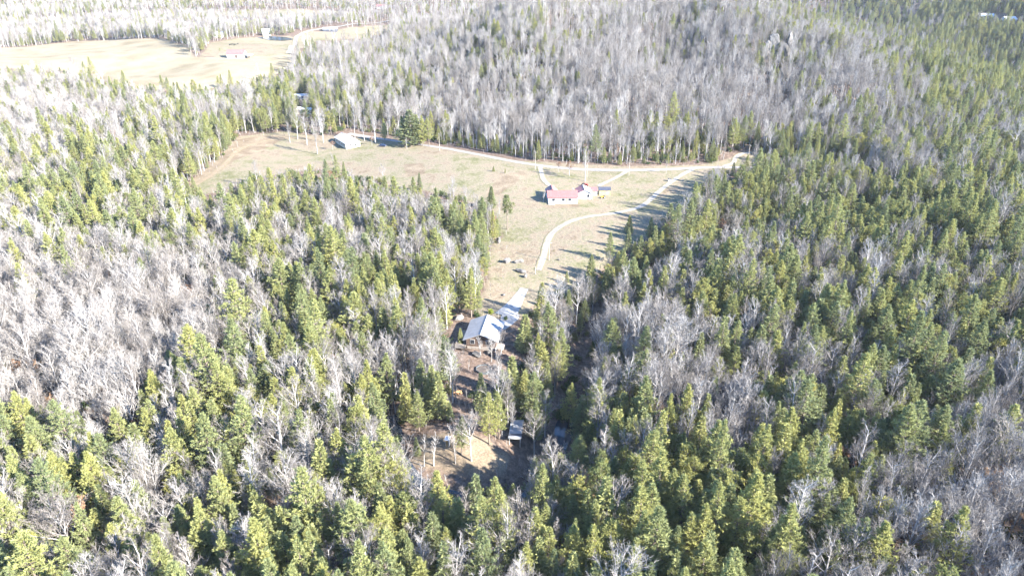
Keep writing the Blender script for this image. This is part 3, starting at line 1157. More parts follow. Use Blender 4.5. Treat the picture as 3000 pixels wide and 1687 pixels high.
def ever(px, py):
    u = np.clip(px / 100 - .5, 0, 28.999)
    v = np.clip(py / 100 - .5, 0, 15.999)
    i, j = v.astype(int), u.astype(int)
    a, b = v - i, u - j
    return ((EV[i, j] * (1 - b) + EV[i, j + 1] * b) * (1 - a) + (EV[i + 1, j] * (1 - b) + EV[i + 1, j + 1] * b) * a) / 10


# ------------------------------------------------------------------ scatter of the woods
def scatter(y0, y1, step, jit=.42, margin=45, lo=None):
    ys = np.arange(y0, y1, step * .87)
    X, Y = [], []
    for i, yy in enumerate(ys):
        half = (yy * cp + CAM_H * sp) * 1500 / F + margin
        xs = np.arange(-half, half, step) + (step / 2 if i % 2 else 0)
        X.append(xs)
        Y.append(np.full(xs.shape, yy))
    X, Y = np.concatenate(X), np.concatenate(Y)
    X = X + rng.uniform(-jit, jit, X.shape) * step
    Y = Y + rng.uniform(-jit, jit, Y.shape) * step
    return X, Y


def open_ground(x, y, shrink=0.0):
    m_ = np.zeros(x.shape, bool)
    for p in W_LAWN + W_HAY + W_CLEAR:
        lo, hi = p.min(0), p.max(0)
        k = (x > lo[0]) & (x < hi[0]) & (y > lo[1]) & (y < hi[1])
        if np.any(k):
            m_[k] |= in_poly(x[k], y[k], p)
    for pts, d in ROADS:
        a = np.array(pts)
        k = (x > a[:, 0].min() - d) & (x < a[:, 0].max() + d) & (y > a[:, 1].min() - d) & (y < a[:, 1].max() + d)
        if np.any(k):
            m_[k] |= seg_dist(x[k], y[k], pts) < d
    return m_


BUILT = []           # (x, y, radius) kept free for buildings
for px, py, r in ((1010, 425, 14), (885, 292, 6), (893, 335, 6), (690, 170, 16), (636, 108, 9), (775, 104, 10), (966, 92, 12), (1116, 27, 12), (1254, 60, 10),
                  (2890, 58, 14), (2958, 66, 14)):
    x, y = G(px, py)
    BUILT.append((x, y, r))
    BUILT.append((x, y - r, r))

XS, YS = [], []
for a, b, st in ((62, 300, 3.35), (300, 620, 4.3), (620, 1050, 5.4), (1050, 2100, 7.6)):
    x, y = scatter(a, b, st)
    XS.append(x)
    YS.append(y)
X, Y = np.concatenate(XS), np.concatenate(YS)
keep = ~open_ground(X, Y)
if True:
    d_c = seg_dist(X, Y, CREEK_MAIN[::3])
    keep &= d_c > 3.0
    keep &= seg_dist(X, Y, GULLY_RIGHT[10:]) > 4.5
for fx, fy, fr in FIXED:
    keep &= (X - fx) ** 2 + (Y - fy) ** 2 > fr * fr
for fx, fy, fr in BUILT:
    keep &= (X - fx) ** 2 + (Y - fy) ** 2 > fr * fr
X, Y = X[keep], Y[keep]
Z = height(X, Y)
PX, PY = project(X, Y, Z + 11)
clump = .5 + .5 * np.sin(X * .045 + 1.3 * np.sin(Y * .031)) * np.cos(Y * .05 + 1.1 * np.sin(X * .027))
E = ever(PX, PY)
E = np.clip((E + (clump - .5) * .45 * (E > .08)) * np.where(Y > 430, .76 + .5 * sstep(2350, 2650, PX) + .22 * (1 - sstep(900, 1150, PX)) * sstep(170, 230, PY), .88 + .22 * sstep(1450, 1700, PX)), 0.0, .91)
u = rng.random(X.shape)
u2 = rng.random(X.shape)
u3 = rng.random(X.shape)
is_ev = u < E
right = sstep(1500, 2200, PX)
kind = np.empty(X.shape, dtype=object)
p_pine = .52 - .20 * right
p_hem = .38 + .12 * right
kind[:] = 'bare_hardwood'
kind[is_ev & (u2 < p_pine)] = 'white_pine'
kind[is_ev & (u2 >= p_pine) & (u2 < p_pine + p_hem)] = 'hemlock_tree'
kind[is_ev & (u2 >= p_pine + p_hem)] = 'yellow_pine'
kind[~is_ev & (u2 < .16)] = 'bare_sapling'
kind[~is_ev & (u2 > .975) & (Y < 420)] = 'brown_leaved_oak'
# brushy forest edge above the road: low evergreens and saplings
d_road = seg_dist(X, Y, ROADS[0][0][::2])
edge_ = (d_road < 24) & (Y > np.interp(X, np.array(ROADS[0][0])[:, 0], np.array(ROADS[0][0])[:, 1]))
low_e = edge_ & (u3 > .45) & (u3 < .85)
kind[low_e] = 'hemlock_tree'
kind[edge_ & (u3 > .25) & (u3 <= .45)] = 'bare_sapling'
is_ev = is_ev | low_e
# a tree just in front of a clearing would hide it: those are young trees
size = np.clip(rng.normal(1.0, .17, X.shape), .55, 1.4)
size *= np.where(u3 < .14, .6, 1.0)
size[low_e] *= .62
grown = size.copy()
for ahead in (8, 16):
    front = open_ground(X, Y + ahead) & (Y < 420)
    size[front] *= .82
size *= np.where((Y > 430) & is_ev & (PX < 2300), .85, 1.0) * np.where((Y > 380) & ~is_ev, 1.04, 1.0) * np.where(Y > 1050, .92, 1.0)
d_drive = seg_dist(X, Y, ROADS[1][0])
size *= np.where(d_drive < 26, .42 + .5 * np.clip(d_drive / 26, 0, 1), 1.0)
# openings that the photograph shows: no tree stands where its crown would cover them
OPEN_VIEW = [[(2240, 132), (2272, 130), (2274, 158), (2242, 160)], [(2296, 125), (2316, 123), (2318, 158), (2298, 160)], [(858, 270), (910, 270), (910, 300), (860, 300)], [(860, 312), (918, 312), (918, 342), (863, 342)], [(960, 385), (1060, 385), (1060, 440), (960, 440)],
             LAWN_PX[4], LAWN_PX[5], CLEAR_PX[0], CLEAR_PX[1], HAY[0], LAWN_PX[0], LAWN_PX[1],
             [(1300, 440), (1500, 468), (1830, 482), (2050, 480), (2210, 445), (2240, 470), (2150, 495), (1990, 512), (1500, 505)]]
for kd_, f_ in (('white_pine', .80), ('hemlock_tree', .84), ('yellow_pine', .76), ('bare_hardwood', .82), ('bare_sapling', .78), ('brown_leaved_oak', .75)):
    size[kind == kd_] *= f_
hgt0 = np.array([{'white_pine': 21, 'hemlock_tree': 15, 'yellow_pine': 16.5, 'bare_hardwood': 19, 'bare_sapling': 10, 'brown_leaved_oak': 12}[k] for k in kind]) * size
bad = np.zeros(X.shape, bool)
for f_ in (.45, .7, .9):
    qx, qy = project(X, Y, Z + hgt0 * f_)
    for p in OPEN_VIEW:
        pa = np.array(p, float)
        pa = pa.mean(0) + (pa - pa.mean(0)) * .94
        bad |= in_poly(qx, qy, pa)
bad &= rng.random(X.shape) < .93
X, Y, Z, PX, PY, kind, size, grown = [a[~bad] for a in (X, Y, Z, PX, PY, kind, size, grown)]
# broad and slim individuals
wide = np.clip(rng.normal(1.0, .13, X.shape), .75, 1.35)
ROAD_MAIN = np.array(ROADS[0][0])
GR = np.array(GULLY)


def where(x, y):
    xr = np.interp(x, ROAD_MAIN[:, 0], ROAD_MAIN[:, 1])
    if y > 560 and x < -120:
        return 'near the hay field'
    if y > xr:
        return 'on the hillside'
    gxr = np.interp(y, [p[1] for p in GULLY_RIGHT[::-1]], [p[0] for p in GULLY_RIGHT[::-1]])
    yb = min(p[1] for p in GULLY)
    if y < yb + 4:
        return 'below the creek bend'
    if x > gxr:
        return 'across the gully'
    return 'between cabin and meadow'


SHORT = {'white_pine': 'white pine', 'hemlock_tree': 'conical hemlock', 'yellow_pine': 'olive green pine', 'bare_hardwood': 'leafless grey hardwood',
         'bare_sapling': 'leafless sapling', 'brown_leaved_oak': 'brown leaved oak'}
MEAN = {'white_pine': 21, 'hemlock_tree': 15, 'yellow_pine': 16.5, 'bare_hardwood': 19, 'bare_sapling': 10, 'brown_leaved_oak': 12}


def size_word(kd, s_):
    return 'tall ' if s_ > 1.12 else ('small ' if s_ < .72 else '')


def tree_label(i, k=0):
    d2 = (X - X[i]) ** 2 + (Y - Y[i]) ** 2
    n1, n2 = np.argsort(d2)[1:3]
    wd = 'broad ' if wide[i] > 1.14 else ('slim ' if wide[i] < .88 else '')
    a = size_word(kind[i], grown[i]) + wd + SHORT[kind[i]]
    if kind[i] == 'bare_hardwood':
        a = a.replace('leafless grey', 'upright bare' if k in (1, 3, 5) else 'spreading bare')
    if kind[n1] == kind[n2]:
        b = 'between two ' + {'bare_hardwood': 'hardwoods', 'brown_leaved_oak': 'brown oaks', 'bare_sapling': 'saplings', 'white_pine': 'white pines', 'hemlock_tree': 'hemlocks', 'yellow_pine': 'olive pines'}[kind[n1]]
    else:
        w1 = {'bare_hardwood': 'hardwood', 'brown_leaved_oak': 'brown oak', 'bare_sapling': 'sapling', 'white_pine': 'white pine', 'hemlock_tree': 'hemlock', 'yellow_pine': 'olive pine'}
        b = 'between a ' + size_word(kind[n1], grown[n1]) + w1[kind[n1]] + ' and a ' + w1[kind[n2]]
    t = (a + ' ' + b + ' ' + where(X[i], Y[i])).replace('a olive', 'an olive')
    return t if len(t.split()) <= 16 else t.replace('leafless ', '').replace(' bare hardwood', ' hardwood').replace('olive green', 'olive').replace('conical ', '').replace('brown leaved', 'brown').replace(' and a ', ' and ').replace(' between a ', ' between ').replace(' and an ', ' and ')


vis = (PX > -40) & (PX < 3040) & (PY > -20) & (PY < 1780)
dist = np.sqrt(X ** 2 + Y ** 2 + (CAM_H - Z) ** 2)
rest = {}
LIMIT = {'white_pine': 300, 'hemlock_tree': 300, 'yellow_pine': 300, 'bare_hardwood': 300, 'bare_sapling': 220, 'brown_leaved_oak': 80}
ROT = rng.uniform(0, 6.283, X.shape)
for kd in LIMIT:
    idx = np.where(kind == kd)[0]
    order = idx[np.argsort(dist[idx] / size[idx] + np.where(vis[idx], 0, 1e6))]
    one, more = order[:LIMIT[kd]], order[LIMIT[kd]:]
    for i in one:
        k = int(rng.integers(len(KINDS[kd])))
        e = plant(kd, k, X[i], Y[i], float(size[i]), float(ROT[i]), tree_label(i, k), LOOK[kd][1] + 's ' + where(X[i], Y[i]))
        e.scale = (size[i] * wide[i], size[i] * wide[i], size[i])
    rest[kd] = more


def instanced(name, kd, idx, label, x=None, y=None, s=None, r=None):
    """the trees past the first hundreds, as one mass"""
    x = X[idx] if x is None else x
    y = Y[idx] if y is None else y
    s = size[idx] if s is None else s
    r = ROT[idx] if r is None else r
    n = len(x)
    m_ = bpy.data.meshes.new(name)
    m_.vertices.add(n)
    m_.vertices.foreach_set('co', np.stack([x, y, height(x, y) - .15], 1).ravel())
    for nm, ty, dat in (('rot', 'FLOAT', r), ('siz', 'FLOAT', s), ('pid', 'INT', rng.integers(0, len(KINDS[kd]), n).astype(np.int32))):
        m_.attributes.new(nm, ty, 'POINT').data.foreach_set('value', dat)
    o = bpy.data.objects.new(name, m_)
    COL.objects.link(o)
    tag(o, label, LOOK[kd][1] + ' woods', kind='stuff')
    ng = bpy.data.node_groups.new(name, 'GeometryNodeTree')
    ng.interface.new_socket('Geometry', in_out='INPUT', socket_type='NodeSocketGeometry')
    ng.interface.new_socket('Geometry', in_out='OUTPUT', socket_type='NodeSocketGeometry')
    gi, go = ng.nodes.new('NodeGroupInput'), ng.nodes.new('NodeGroupOutput')
    jn = ng.nodes.new('GeometryNodeJoinGeometry')

    def at(nm, ty):
        a = ng.nodes.new('GeometryNodeInputNamedAttribute')
        a.data_type = ty
        a.inputs[0].default_value = nm
        return a
    rot, siz, pid = at('rot', 'FLOAT'), at('siz', 'FLOAT'), at('pid', 'INT')
    cx_ = ng.nodes.new('ShaderNodeCombineXYZ')
    ng.links.new(rot.outputs[0], cx_.inputs[2])
    for k in range(len(KINDS[kd])):
        t, c = FIRST[(kd, k)]
        cmpn = ng.nodes.new('FunctionNodeCompare')
        cmpn.data_type = 'INT'
        cmpn.operation = 'EQUAL'
        ng.links.new(pid.outputs[0], cmpn.inputs[2])
        cmpn.inputs[3].default_value = k
        j2 = ng.nodes.new('GeometryNodeJoinGeometry')
        for ob in (t, c):
            oi = ng.nodes.new('GeometryNodeObjectInfo')
            oi.transform_space = 'ORIGINAL'
            oi.inputs[0].default_value = ob
            ng.links.new(oi.outputs['Geometry'], j2.inputs[0])
        ip = ng.nodes.new('GeometryNodeInstanceOnPoints')
        ng.links.new(gi.outputs[0], ip.inputs['Points'])
        ng.links.new(cmpn.outputs[0], ip.inputs['Selection'])
        ng.links.new(j2.outputs[0], ip.inputs['Instance'])
        ng.links.new(cx_.outputs[0], ip.inputs['Rotation'])
        ng.links.new(siz.outputs[0], ip.inputs['Scale'])
        ng.links.new(ip.outputs[0], jn.inputs[0])
    ng.links.new(jn.outputs[0], go.inputs[0])
    md = o.modifiers.new('woods', 'NODES')
    md.node_group = ng
    return o


for kd in LIMIT:
    for k in range(len(KINDS[kd])):
        if (kd, k) not in FIRST:
            i = int(rest[kd][k])
            plant(kd, k, X[i], Y[i], float(size[i]), 0.0, tree_label(i, k), LOOK[kd][1] + 's ' + where(X[i], Y[i]))
instanced('white_pine_woods', 'white_pine', rest['white_pine'], 'far white pines filling the woods')
instanced('hemlock_woods', 'hemlock_tree', rest['hemlock_tree'], 'far hemlocks scattered through the woods')
instanced('yellow_pine_woods', 'yellow_pine', rest['yellow_pine'], 'far olive green pines in the woods')
instanced('hardwood_forest', 'bare_hardwood', rest['bare_hardwood'], 'leafless grey hardwood forest over the hill and valley')
instanced('sapling_thicket', 'bare_sapling', rest['bare_sapling'], 'leafless saplings scattered through the far woods')
# undergrowth
ux, uy = scatter(70, 460, 4.6)
k_ = ~open_ground(ux, uy) & (rng.random(ux.shape) < .45)
ux, uy = ux[k_], uy[k_]
for k in range(3):
    px, py = ((1320, 892), (1372, 1012), (1522, 1240))[k]
    x, y = G(px, py)
    plant('laurel_shrub', k, x, y, .9, 0.0, ('evergreen shrub at the shaded bank behind the cabin', 'evergreen shrub below the cabin deck', 'evergreen shrub behind the narrow metal roofed shed')[k], None)
instanced('undergrowth', 'laurel_shrub', None, 'low evergreen undergrowth on the woodland floor', ux, uy, rng.uniform(.6, 1.5, ux.shape), rng.uniform(0, 6.28, ux.shape))


# dry brush where the woods meet the open ground
bx_, by_ = scatter(100, 470, 1.9)
op_ = open_ground(bx_, by_)
near_ = np.zeros(bx_.shape, bool)
for q in range(8):
    near_ |= open_ground(bx_ + 6.5 * math.cos(q * .785), by_ + 6.5 * math.sin(q * .785)) != op_
k_ = near_ & (rng.random(bx_.shape) < np.where(op_, .10, .5))
for pts, d in ROADS[:6]:
    k_ &= seg_dist(bx_, by_, pts) > 4.0
bx_, by_ = bx_[k_], by_[k_]
instanced('brush', 'bare_sapling', None, 'dry brush and briars along the edges of the clearings', bx_, by_, rng.uniform(.10, .34, bx_.shape), rng.uniform(0, 6.28, bx_.shape))


# ------------------------------------------------------------------ buildings
def windows_on(parent, spots, axis_, face, zc, w=1.0, h=1.1):
    """windows on one wall: axis 'y' = wall facing +-y at y=face, 'x' = wall facing +-x at x=face"""
    for s in spots:
        sg = 1 if face > 0 else -1
        fr, gl = MB(), MB()
        if axis_ == 'y':
            fr.box(s, face + sg * .03, zc, w + .22, .06, h + .22)
            gl.box(s, face + sg * .075, zc, w, .03, h)
        else:
            fr.box(face + sg * .03, s, zc, .06, w + .22, h + .22)
            gl.box(face + sg * .075, s, zc, .03, w, h)
        f = fr.build('window', M['white'], parent)
        gl.build('pane', M['glass'], f)


def door_on(parent, s, face, z0, m_, axis_='y', w=.95, h=2.05):
    sg = 1 if face > 0 else -1
    d = MB()
    hn = MB()
    if axis_ == 'y':
        d.box(s, face + sg * .04, z0 + h / 2, w, .08, h)
        hn.box(s + w * .35, face + sg * .10, z0 + 1, .06, .06, .14)
    else:
        d.box(face + sg * .04, s, z0 + h / 2, .08, w, h)
        hn.box(face + sg * .10, s + w * .35, z0 + 1, .06, .06, .14)
    dd = d.build('door', m_, parent)
    hn.build('handle', M['roof_grey'], dd)


def gable(parent, L, W, hw, rise, wall_m, roof_m, ox=0, oy=0, z0=0, over=.45, roof2=None, ridge='x', seams=True):
    """gabled block; ridge along local x or y; walls as one mesh, each roof slope a part with standing seams"""
    a, b = L / 2, W / 2

    def tr(p):
        x, y, z = p
        return (ox + x, oy + y, z0 + z) if ridge == 'x' else (ox - y, oy + x, z0 + z)
    w = MB()
    v = [(-a, -b, -1.5), (a, -b, -1.5), (a, b, -1.5), (-a, b, -1.5), (-a, -b, hw), (a, -b, hw), (a, b, hw), (-a, b, hw), (-a, 0, hw + rise), (a, 0, hw + rise)]
    w.add([tr(p) for p in v], [(0, 1, 5, 4), (1, 2, 6, 9, 5), (2, 3, 7, 6), (3, 0, 4, 8, 7), (4, 5, 9, 8), (6, 7, 8, 9)])
    w.build('wall', wall_m, parent)
    k = over * rise / b
    for sg in (-1, 1):
        r = MB()
        q = [(-a - over, sg * (b + over), hw - k), (a + over, sg * (b + over), hw - k), (a + over, 0, hw + rise), (-a - over, 0, hw + rise)]
        q = [tr((p[0], p[1], p[2] + .14)) for p in q]
        r.slab(q, .10)
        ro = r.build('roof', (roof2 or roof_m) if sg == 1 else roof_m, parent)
        if seams:
            n = max(3, int((L + 2 * over) / 0.9))
            sm = MB()
            for i in range(n + 1):
                x = -a - over + .05 + (L + 2 * over - .1) * i / n
                p0, p1 = tr((x, sg * (b + over), hw - k + .15)), tr((x, sg * .06, hw + rise + .15))
                sm.tube([p0, p1], [.035, .035], 4)
            sm.build('standing_seam', (roof2 or roof_m) if sg == 1 else roof_m, ro)
    rc = MB()
    rc.tube([tr((-a - over, 0, hw + rise + .15)), tr((a + over, 0, hw + rise + .15))], [.11, .11], 6)
    rc.build('ridge_cap', roof_m, parent)


# --- the cabin
x, y, z = ground_hit(1417, 1026)
CABX, CABY = x, y + 5.8
zc = hz(CABX, CABY) + .9
cab = empty('cabin', (CABX, CABY, zc), R(-8), 'wooden cabin with pale grey metal gable roof and side deck', 'cabin')
gable(cab, 11.0, 9.0, 2.6, 1.9, M['log'], M['roof_grey'], ridge='y', over=.9)
windows_on(cab, (-2.6, 2.2), 'y', -5.5, 1.6, 1.2, 1.3)
door_on(cab, 0, -5.5, .1, M['wood'])
for i in range(8):
    MB().tube([(-4.3, -5.54, -1.2 + i * .16), (4.3, -5.54, -1.2 + i * .16)], [.07, .07], 5).build('foundation_log', M['wood'], cab)
# deck on the left side, boards, posts and rails
dk = MB()
dk.box(-6.15, -1.8, .0, 3.2, 10.6, .16)
deck = dk.build('deck', M['wood'], cab)
for i in range(21):
    MB().box(-6.1, -6.85 + i * .505, .10, 3.2, .44, .05).build('plank', M['wood'], deck)
for yy in (-6.9, -4.3, -1.7, .9, 3.3):
    MB().box(-7.62, yy, -.6, .16, .16, 3.2).build('post', M['wood'], deck)
for zz in (.55, 1.0):
    MB().box(-7.62, -1.8, zz, .07, 10.5, .09).build('rail', M['wood'], deck)
    MB().box(-6.1, -7.0, zz, 3.1, .07, .09).build('rail', M['wood'], deck)
pc = MB()
pc.box(5.6, -4.6, .0, 2.6, 3.8, .14)
porch = pc.build('porch_floor', M['wood'], cab)
for i in range(7):
    MB().box(5.6, -7.0 - i * .28, -.16 - i * .17, 1.6, .3, .06).build('step', M['wood'], porch)
for sx_ in (4.75, 6.45):
    mb = MB()
    mb.tube([(sx_, -6.6, .95), (sx_, -8.9, -.35)], [.05, .05], 5)
    mb.tube([(sx_, -6.6, .0), (sx_, -6.6, .95)], [.05, .05], 5)
    mb.build('handrail', M['white'], porch)

# --- ranch house with the red roof
x, y, z = ground_hit(1648, 597)
HX, HY = x, y + 4.2
hr = empty('ranch_house', (HX, HY, hz(HX, HY) + .35), R(2), 'long white ranch house with pinkish red metal roof', 'house')
gable(hr, 13.6, 8.2, 2.7, 1.9, M['white'], M['roof_red'])
gable(hr, 6.0, 5.0, 2.6, 1.7, M['white'], M['roof_red'], ox=-4.4, oy=6.4, ridge='y')
windows_on(hr, (-4.4, .2, 3.2), 'y', -4.1, 1.55, 1.3, 1.1)
windows_on(hr, (-1.0,), 'x', -6.8, 1.55)
door_on(hr, 1.8, -4.1, .05, M['tan'])
MB().box(-5.4, -4.9, -.35, 2.6, 1.5, 1.2).build('stoop', M['white'], hr)
MB().box(5.2, 1.0, 4.6, .8, .8, 1.6).build('chimney', M['rock_dark'], hr)
x, y, z = ground_hit(1711, 584)
GX, GY = x, y + 3.6
ga = empty('garage', (GX, GY, hz(GX, GY) + .25), R(2), 'white garage with red and white roof slopes beside the ranch house', 'garage')
gable(ga, 7.2, 6.6, 2.8, 1.7, M['white'], M['roof_white'], ridge='y', roof2=M['roof_red'])  # roof is red; the white slope paints in the sun's glare
door_on(ga, -1.2, -3.6, .0, M['white'], 'y', 2.4, 2.1)
windows_on(ga, (1.8,), 'y', -3.6, 1.5)
x, y, z = ground_hit(1738, 574)
le = empty('lean_to', (x, y + 2, hz(x, y + 2) + .2), R(2), 'small red roofed lean-to between the garage and shed', 'lean-to')
MB().box(0, 0, .8, 3.6, 3.4, 2.6).build('wall', M['white'], le)
MB().slab([(-2.1, -2.0, 2.15), (2.1, -2.0, 2.15), (2.1, 2.0, 3.0), (-2.1, 2.0, 3.0)], .1).build('roof', M['roof_red'], le)
door_on(le, .4, -1.7, .0, M['tan'])
x, y, z = ground_hit(1771, 572)
sh = empty('garden_shed', (x, y + 1.6, hz(x, y + 1.6) + .15), R(1), 'tan board shed with dark blue grey metal roof', 'shed')
gable(sh, 5.4, 3.2, 2.4, .9, M['tan'], M['roof_dark'], over=.3)
door_on(sh, 1.0, -1.6, .0, M['wood'], 'y', 1.3, 1.95)

# --- grey roofed ranch house beyond the meadow
x, y, z = ground_hit(1022, 432)
gh = empty('ranch_house', (x - 2, y + 6.5, hz(x - 2, y + 6.5) + .3), R(-58), 'cream ranch house with long pale grey metal roof by the meadow', 'house')
gable(gh, 19, 9.0, 2.7, 2.0, M['cream'], M['roof_grey'])
windows_on(gh, (-6, -2, 3, 6.5), 'y', -4.5, 1.5, 1.2, 1.1)
windows_on(gh, (-1.8, 1.6), 'x', 9.5, 1.5, 1.2, 1.1)
door_on(gh, .4, -4.5, .0, M['white'])


def mobile_home(px, py, rz, L, W, roof, wall, label, hw=2.6, rise=.9, seams=False):
    x, y, z = ground_hit(px, py)
    y += W * .5
    e = empty('mobile_home', (x, y, hz(x, y) + .4), rz, label, 'house')
    gable(e, L, W, hw, rise, wall, roof, over=.3, seams=seams)
    windows_on(e, (-L * .3, L * .05, L * .33), 'y', -W / 2, 1.5)
    door_on(e, -L * .12, -W / 2, 0.0, M['white'])
    return e


mobile_home(885, 292, R(-4), 12.5, 5.0, M['roof_white'], M['white'], 'white roofed trailer home higher up among the bare trees')
mobile_home(893, 335, R(-12), 11.0, 5.5, M['roof_white'], M['cream'], 'white roofed trailer home nearer the ranch house yard')

# --- barn and far farm buildings
x, y, z = ground_hit(690, 172)
bn = empty('barn', (x, y + 5, hz(x, y + 5) + .4), R(1), 'pale barn with faded red roof on the far pasture', 'barn')
gable(bn, 17, 9.5, 4.2, 3.2, M['white'], M['roof_red'], over=.6)
MB().slab([(8.6, -5, 3.0), (15.5, -5, 2.3), (15.5, 4, 2.3), (8.6, 4, 3.0)], .15).build('lean_to_roof', M['roof_white'], bn)
for px_ in (9.2, 12.2, 15.2):
    MB().box(px_, -4.8, .7, .25, .25, 3.2).build('post', M['wood'], bn)
door_on(bn, .8, -4.75, -.2, M['log'], 'y', 2.4, 3.0)
windows_on(bn, (-5, 5.5), 'y', -4.75, 1.8)


def far_house(px, py, L, W, roof, wall, label, rz=0.0, rise=2.6, hw=3.2, cat='house', name='farm_house'):
    x, y, z = ground_hit(px, py)
    y += W * .5
    e = empty(name, (x, y, hz(x, y) + .4), rz, label, cat)
    gable(e, L, W, hw, rise, wall, roof, over=.5, seams=False)
    windows_on(e, (-L * .3, L * .3), 'y', -W / 2, 1.7, 1.2, 1.4)
    door_on(e, 0, -W / 2, 0.0, M['wood'], 'y', 1.1, 2.1)
    return e


far_house(637, 110, 11, 8, M['roof_white'], M['white'], 'pale pinkish farm house at the edge of the hay field', R(15))
far_house(778, 106, 10, 9, M['roof_white'], M['cream'], 'cream farm house beside the dark pond', R(25), 3.2, 4.2)
far_house(966, 94, 19, 9, M['roof_white'], M['roof_dark'], 'long low shed with white roof and dark open front', R(3), 1.6, 2.6, 'shed', 'long_shed')
far_house(1117, 27, 15, 9, M['roof_red'], M['white'], 'white house with faded red roof at the far field end', R(-6))
far_house(1254, 61, 12, 8, M['roof_white'], M['white'], 'white roofed house lost in the far hardwoods', R(6))
far_house(2890, 58, 18, 9, M['roof_white'], M['white'], 'long white building in the far valley beyond the hill', R(-8))
far_house(2960, 68, 14, 9, M['roof_white'], M['white'], 'short white building in the far valley beyond the hill', R(4))

# --- narrow metal roofed shed by the lower clearing
x, y, z = ground_hit(1512, 1312)
ns = empty('open_shed', (x, y + 3.6, hz(x, y + 3.6) + .05), R(-6), 'long narrow open shed with grey metal roof beside the lower clearing', 'shed')
for sx_ in (-1.35, 1.35):
    for sy_ in (-3.4, 0, 3.4):
        MB().box(sx_, sy_, 1.0, .14, .14, 2.8).build('post', M['white'], ns)
for i in range(8):
    zz = 2.44 + (i % 2) * .012
    MB().slab([(-1.65, -3.8 + i * .95, zz), (1.65, -3.8 + i * .95, zz + .22), (1.65, -2.87 + i * .95, zz + .22), (-1.65, -2.87 + i * .95, zz)], .04).build('roof_panel', M['roof_dark'] if i == 1 else M['roof_grey'], ns)
MB().box(0, -3.5, 2.2, 2.9, .1, .28).build('fascia', M['white'], ns)
MB().box(0, 3.4, 1.0, 2.6, .08, 2.4).build('back_wall', M['wood'], ns)
MB().box(1.32, 0, 1.0, .06, 6.6, 2.2).build('side_wall', M['white'], ns)
# --- small upright outhouse on the lower clearing
x, y, z = ground_hit(1312, 1302)
oh = empty('outhouse', (x, y, hz(x, y)), R(-15), 'small pale upright wooden outhouse on the lower clearing', 'outhouse')
MB().box(0, 0, .85, 1.0, 1.0, 1.9).build('wall', M['white'], oh)
MB().slab([(-.7, -.7, 1.85), (.7, -.7, 1.85), (.7, .7, 2.15), (-.7, .7, 2.15)], .06).build('roof', M['roof_white'], oh)
door_on(oh, 0, -.5, .02, M['tan'], 'y', .65, 1.6)

# --- eight sided pool
x, y, z = ground_hit(1417, 1084)
pl = empty('garden_pool', (x, y, hz(x, y)), 0, 'eight sided covered pool with pale rim in the yard below the cabin', 'pool')
v_o = [(2.3 * math.cos(math.pi * k / 4 + .4), 2.3 * math.sin(math.pi * k / 4 + .4)) for k in range(8)]
for k in range(8):
    a, b = v_o[k], v_o[(k + 1) % 8]
    MB().tube([(a[0], a[1], .5), (b[0], b[1], .5)], [.10, .10], 6).build('rim', M['pool_rim'], pl)
    MB().slab([(a[0], a[1], -.3), (b[0], b[1], -.3), (b[0] * .999, b[1] * .999, .45), (a[0] * .999, a[1] * .999, .45)], .05).build('wall_panel', M['pool_rim'], pl)
MB().add([(p[0] * .97, p[1] * .97, .3) for p in v_o], [tuple(range(8))]).build('cover', M['pool_cover'], pl)  # dark sheet added over the pool to imitate shade


# ------------------------------------------------------------------ boulders and outcrops
def rock_mesh(seed, sx, sy, sz, blocky=.0, sub=3):
    import bmesh
    g = np.random.default_rng(seed)
    bm = bmesh.new()
    bmesh.ops.create_icosphere(bm, subdivisions=sub, radius=1.0)
    pl_ = [(unit(g.normal(size=3)), g.uniform(.55, .9)) for _ in range(14)]
    ph = g.uniform(0, 6.28, 6)
    for v in bm.verts:
        c = np.array(v.co)
        for n_, d in pl_:
            k = c @ n_ - d
            if k > 0:
                c = c - n_ * k * .92
        c = c * (1 + .05 * math.sin(5 * c[0] + ph[0]) * math.sin(6 * c[1] + ph[1]) + .05 * math.sin(11 * c[2] + ph[2]))
        v.co = (c[0] * sx, c[1] * sy, c[2] * sz)
    m_ = bpy.data.meshes.new('boulder')
    bm.to_mesh(m_)
    bm.free()
    return m_


def boulder(px, py, sx, sy, sz, m_, label, seed, name='boulder', group=None, sink=.25):
    x, y, z = ground_hit(px, py)
    me_ = rock_mesh(seed, sx, sy, sz)
    me_.materials.append(m_)
    o = bpy.data.objects.new(name, me_)
    COL.objects.link(o)
    o.location = (x, y, z + sz * (1 - 2 * sink) * .9)
    o.rotation_euler = (0, 0, seed)
    tag(o, label, 'rock', group)
    return o


boulder(1343, 934, 2.0, 1.6, .9, M['rock_dark'], 'flat dark boulder beside the cabin bank', 1)
boulder(1396, 1040, 1.8, 1.5, .9, M['rock'], 'pale rounded boulder on the slope below the cabin', 2)
boulder(1432, 1036, .7, 1.3, .9, M['rock'], 'narrow pale rock on the lawn below the cabin', 3)
boulder(1525, 796, 1.3, 2.6, 1.0, M['rock'], 'long pale boulder lying in the lawn above the cabin', 4)
boulder(1521, 770, .7, 2.4, 1.1, M['rock'], 'narrow pale ledge next to the long lawn boulder', 5)
boulder(1540, 812, .8, 1.0, 1.3, M['rock'], 'upright boulder on the lawn near the drive end', 6)
boulder(1460, 712, .9, 1.0, 2.0, M['rock'], 'upright pale stone on the lawn slope', 7)
boulder(1484, 770, 1.2, 1.6, 1.6, M['rock_dark'], 'brush covered rock on the lawn slope', 8)
boulder(1636, 762, .6, .6, .4, M['rock'], 'small pale rock beside the driveway pole', 9)
boulder(1475, 865, .9, .6, .4, M['rock'], 'low stone in the rough grass behind the cabin', 14)
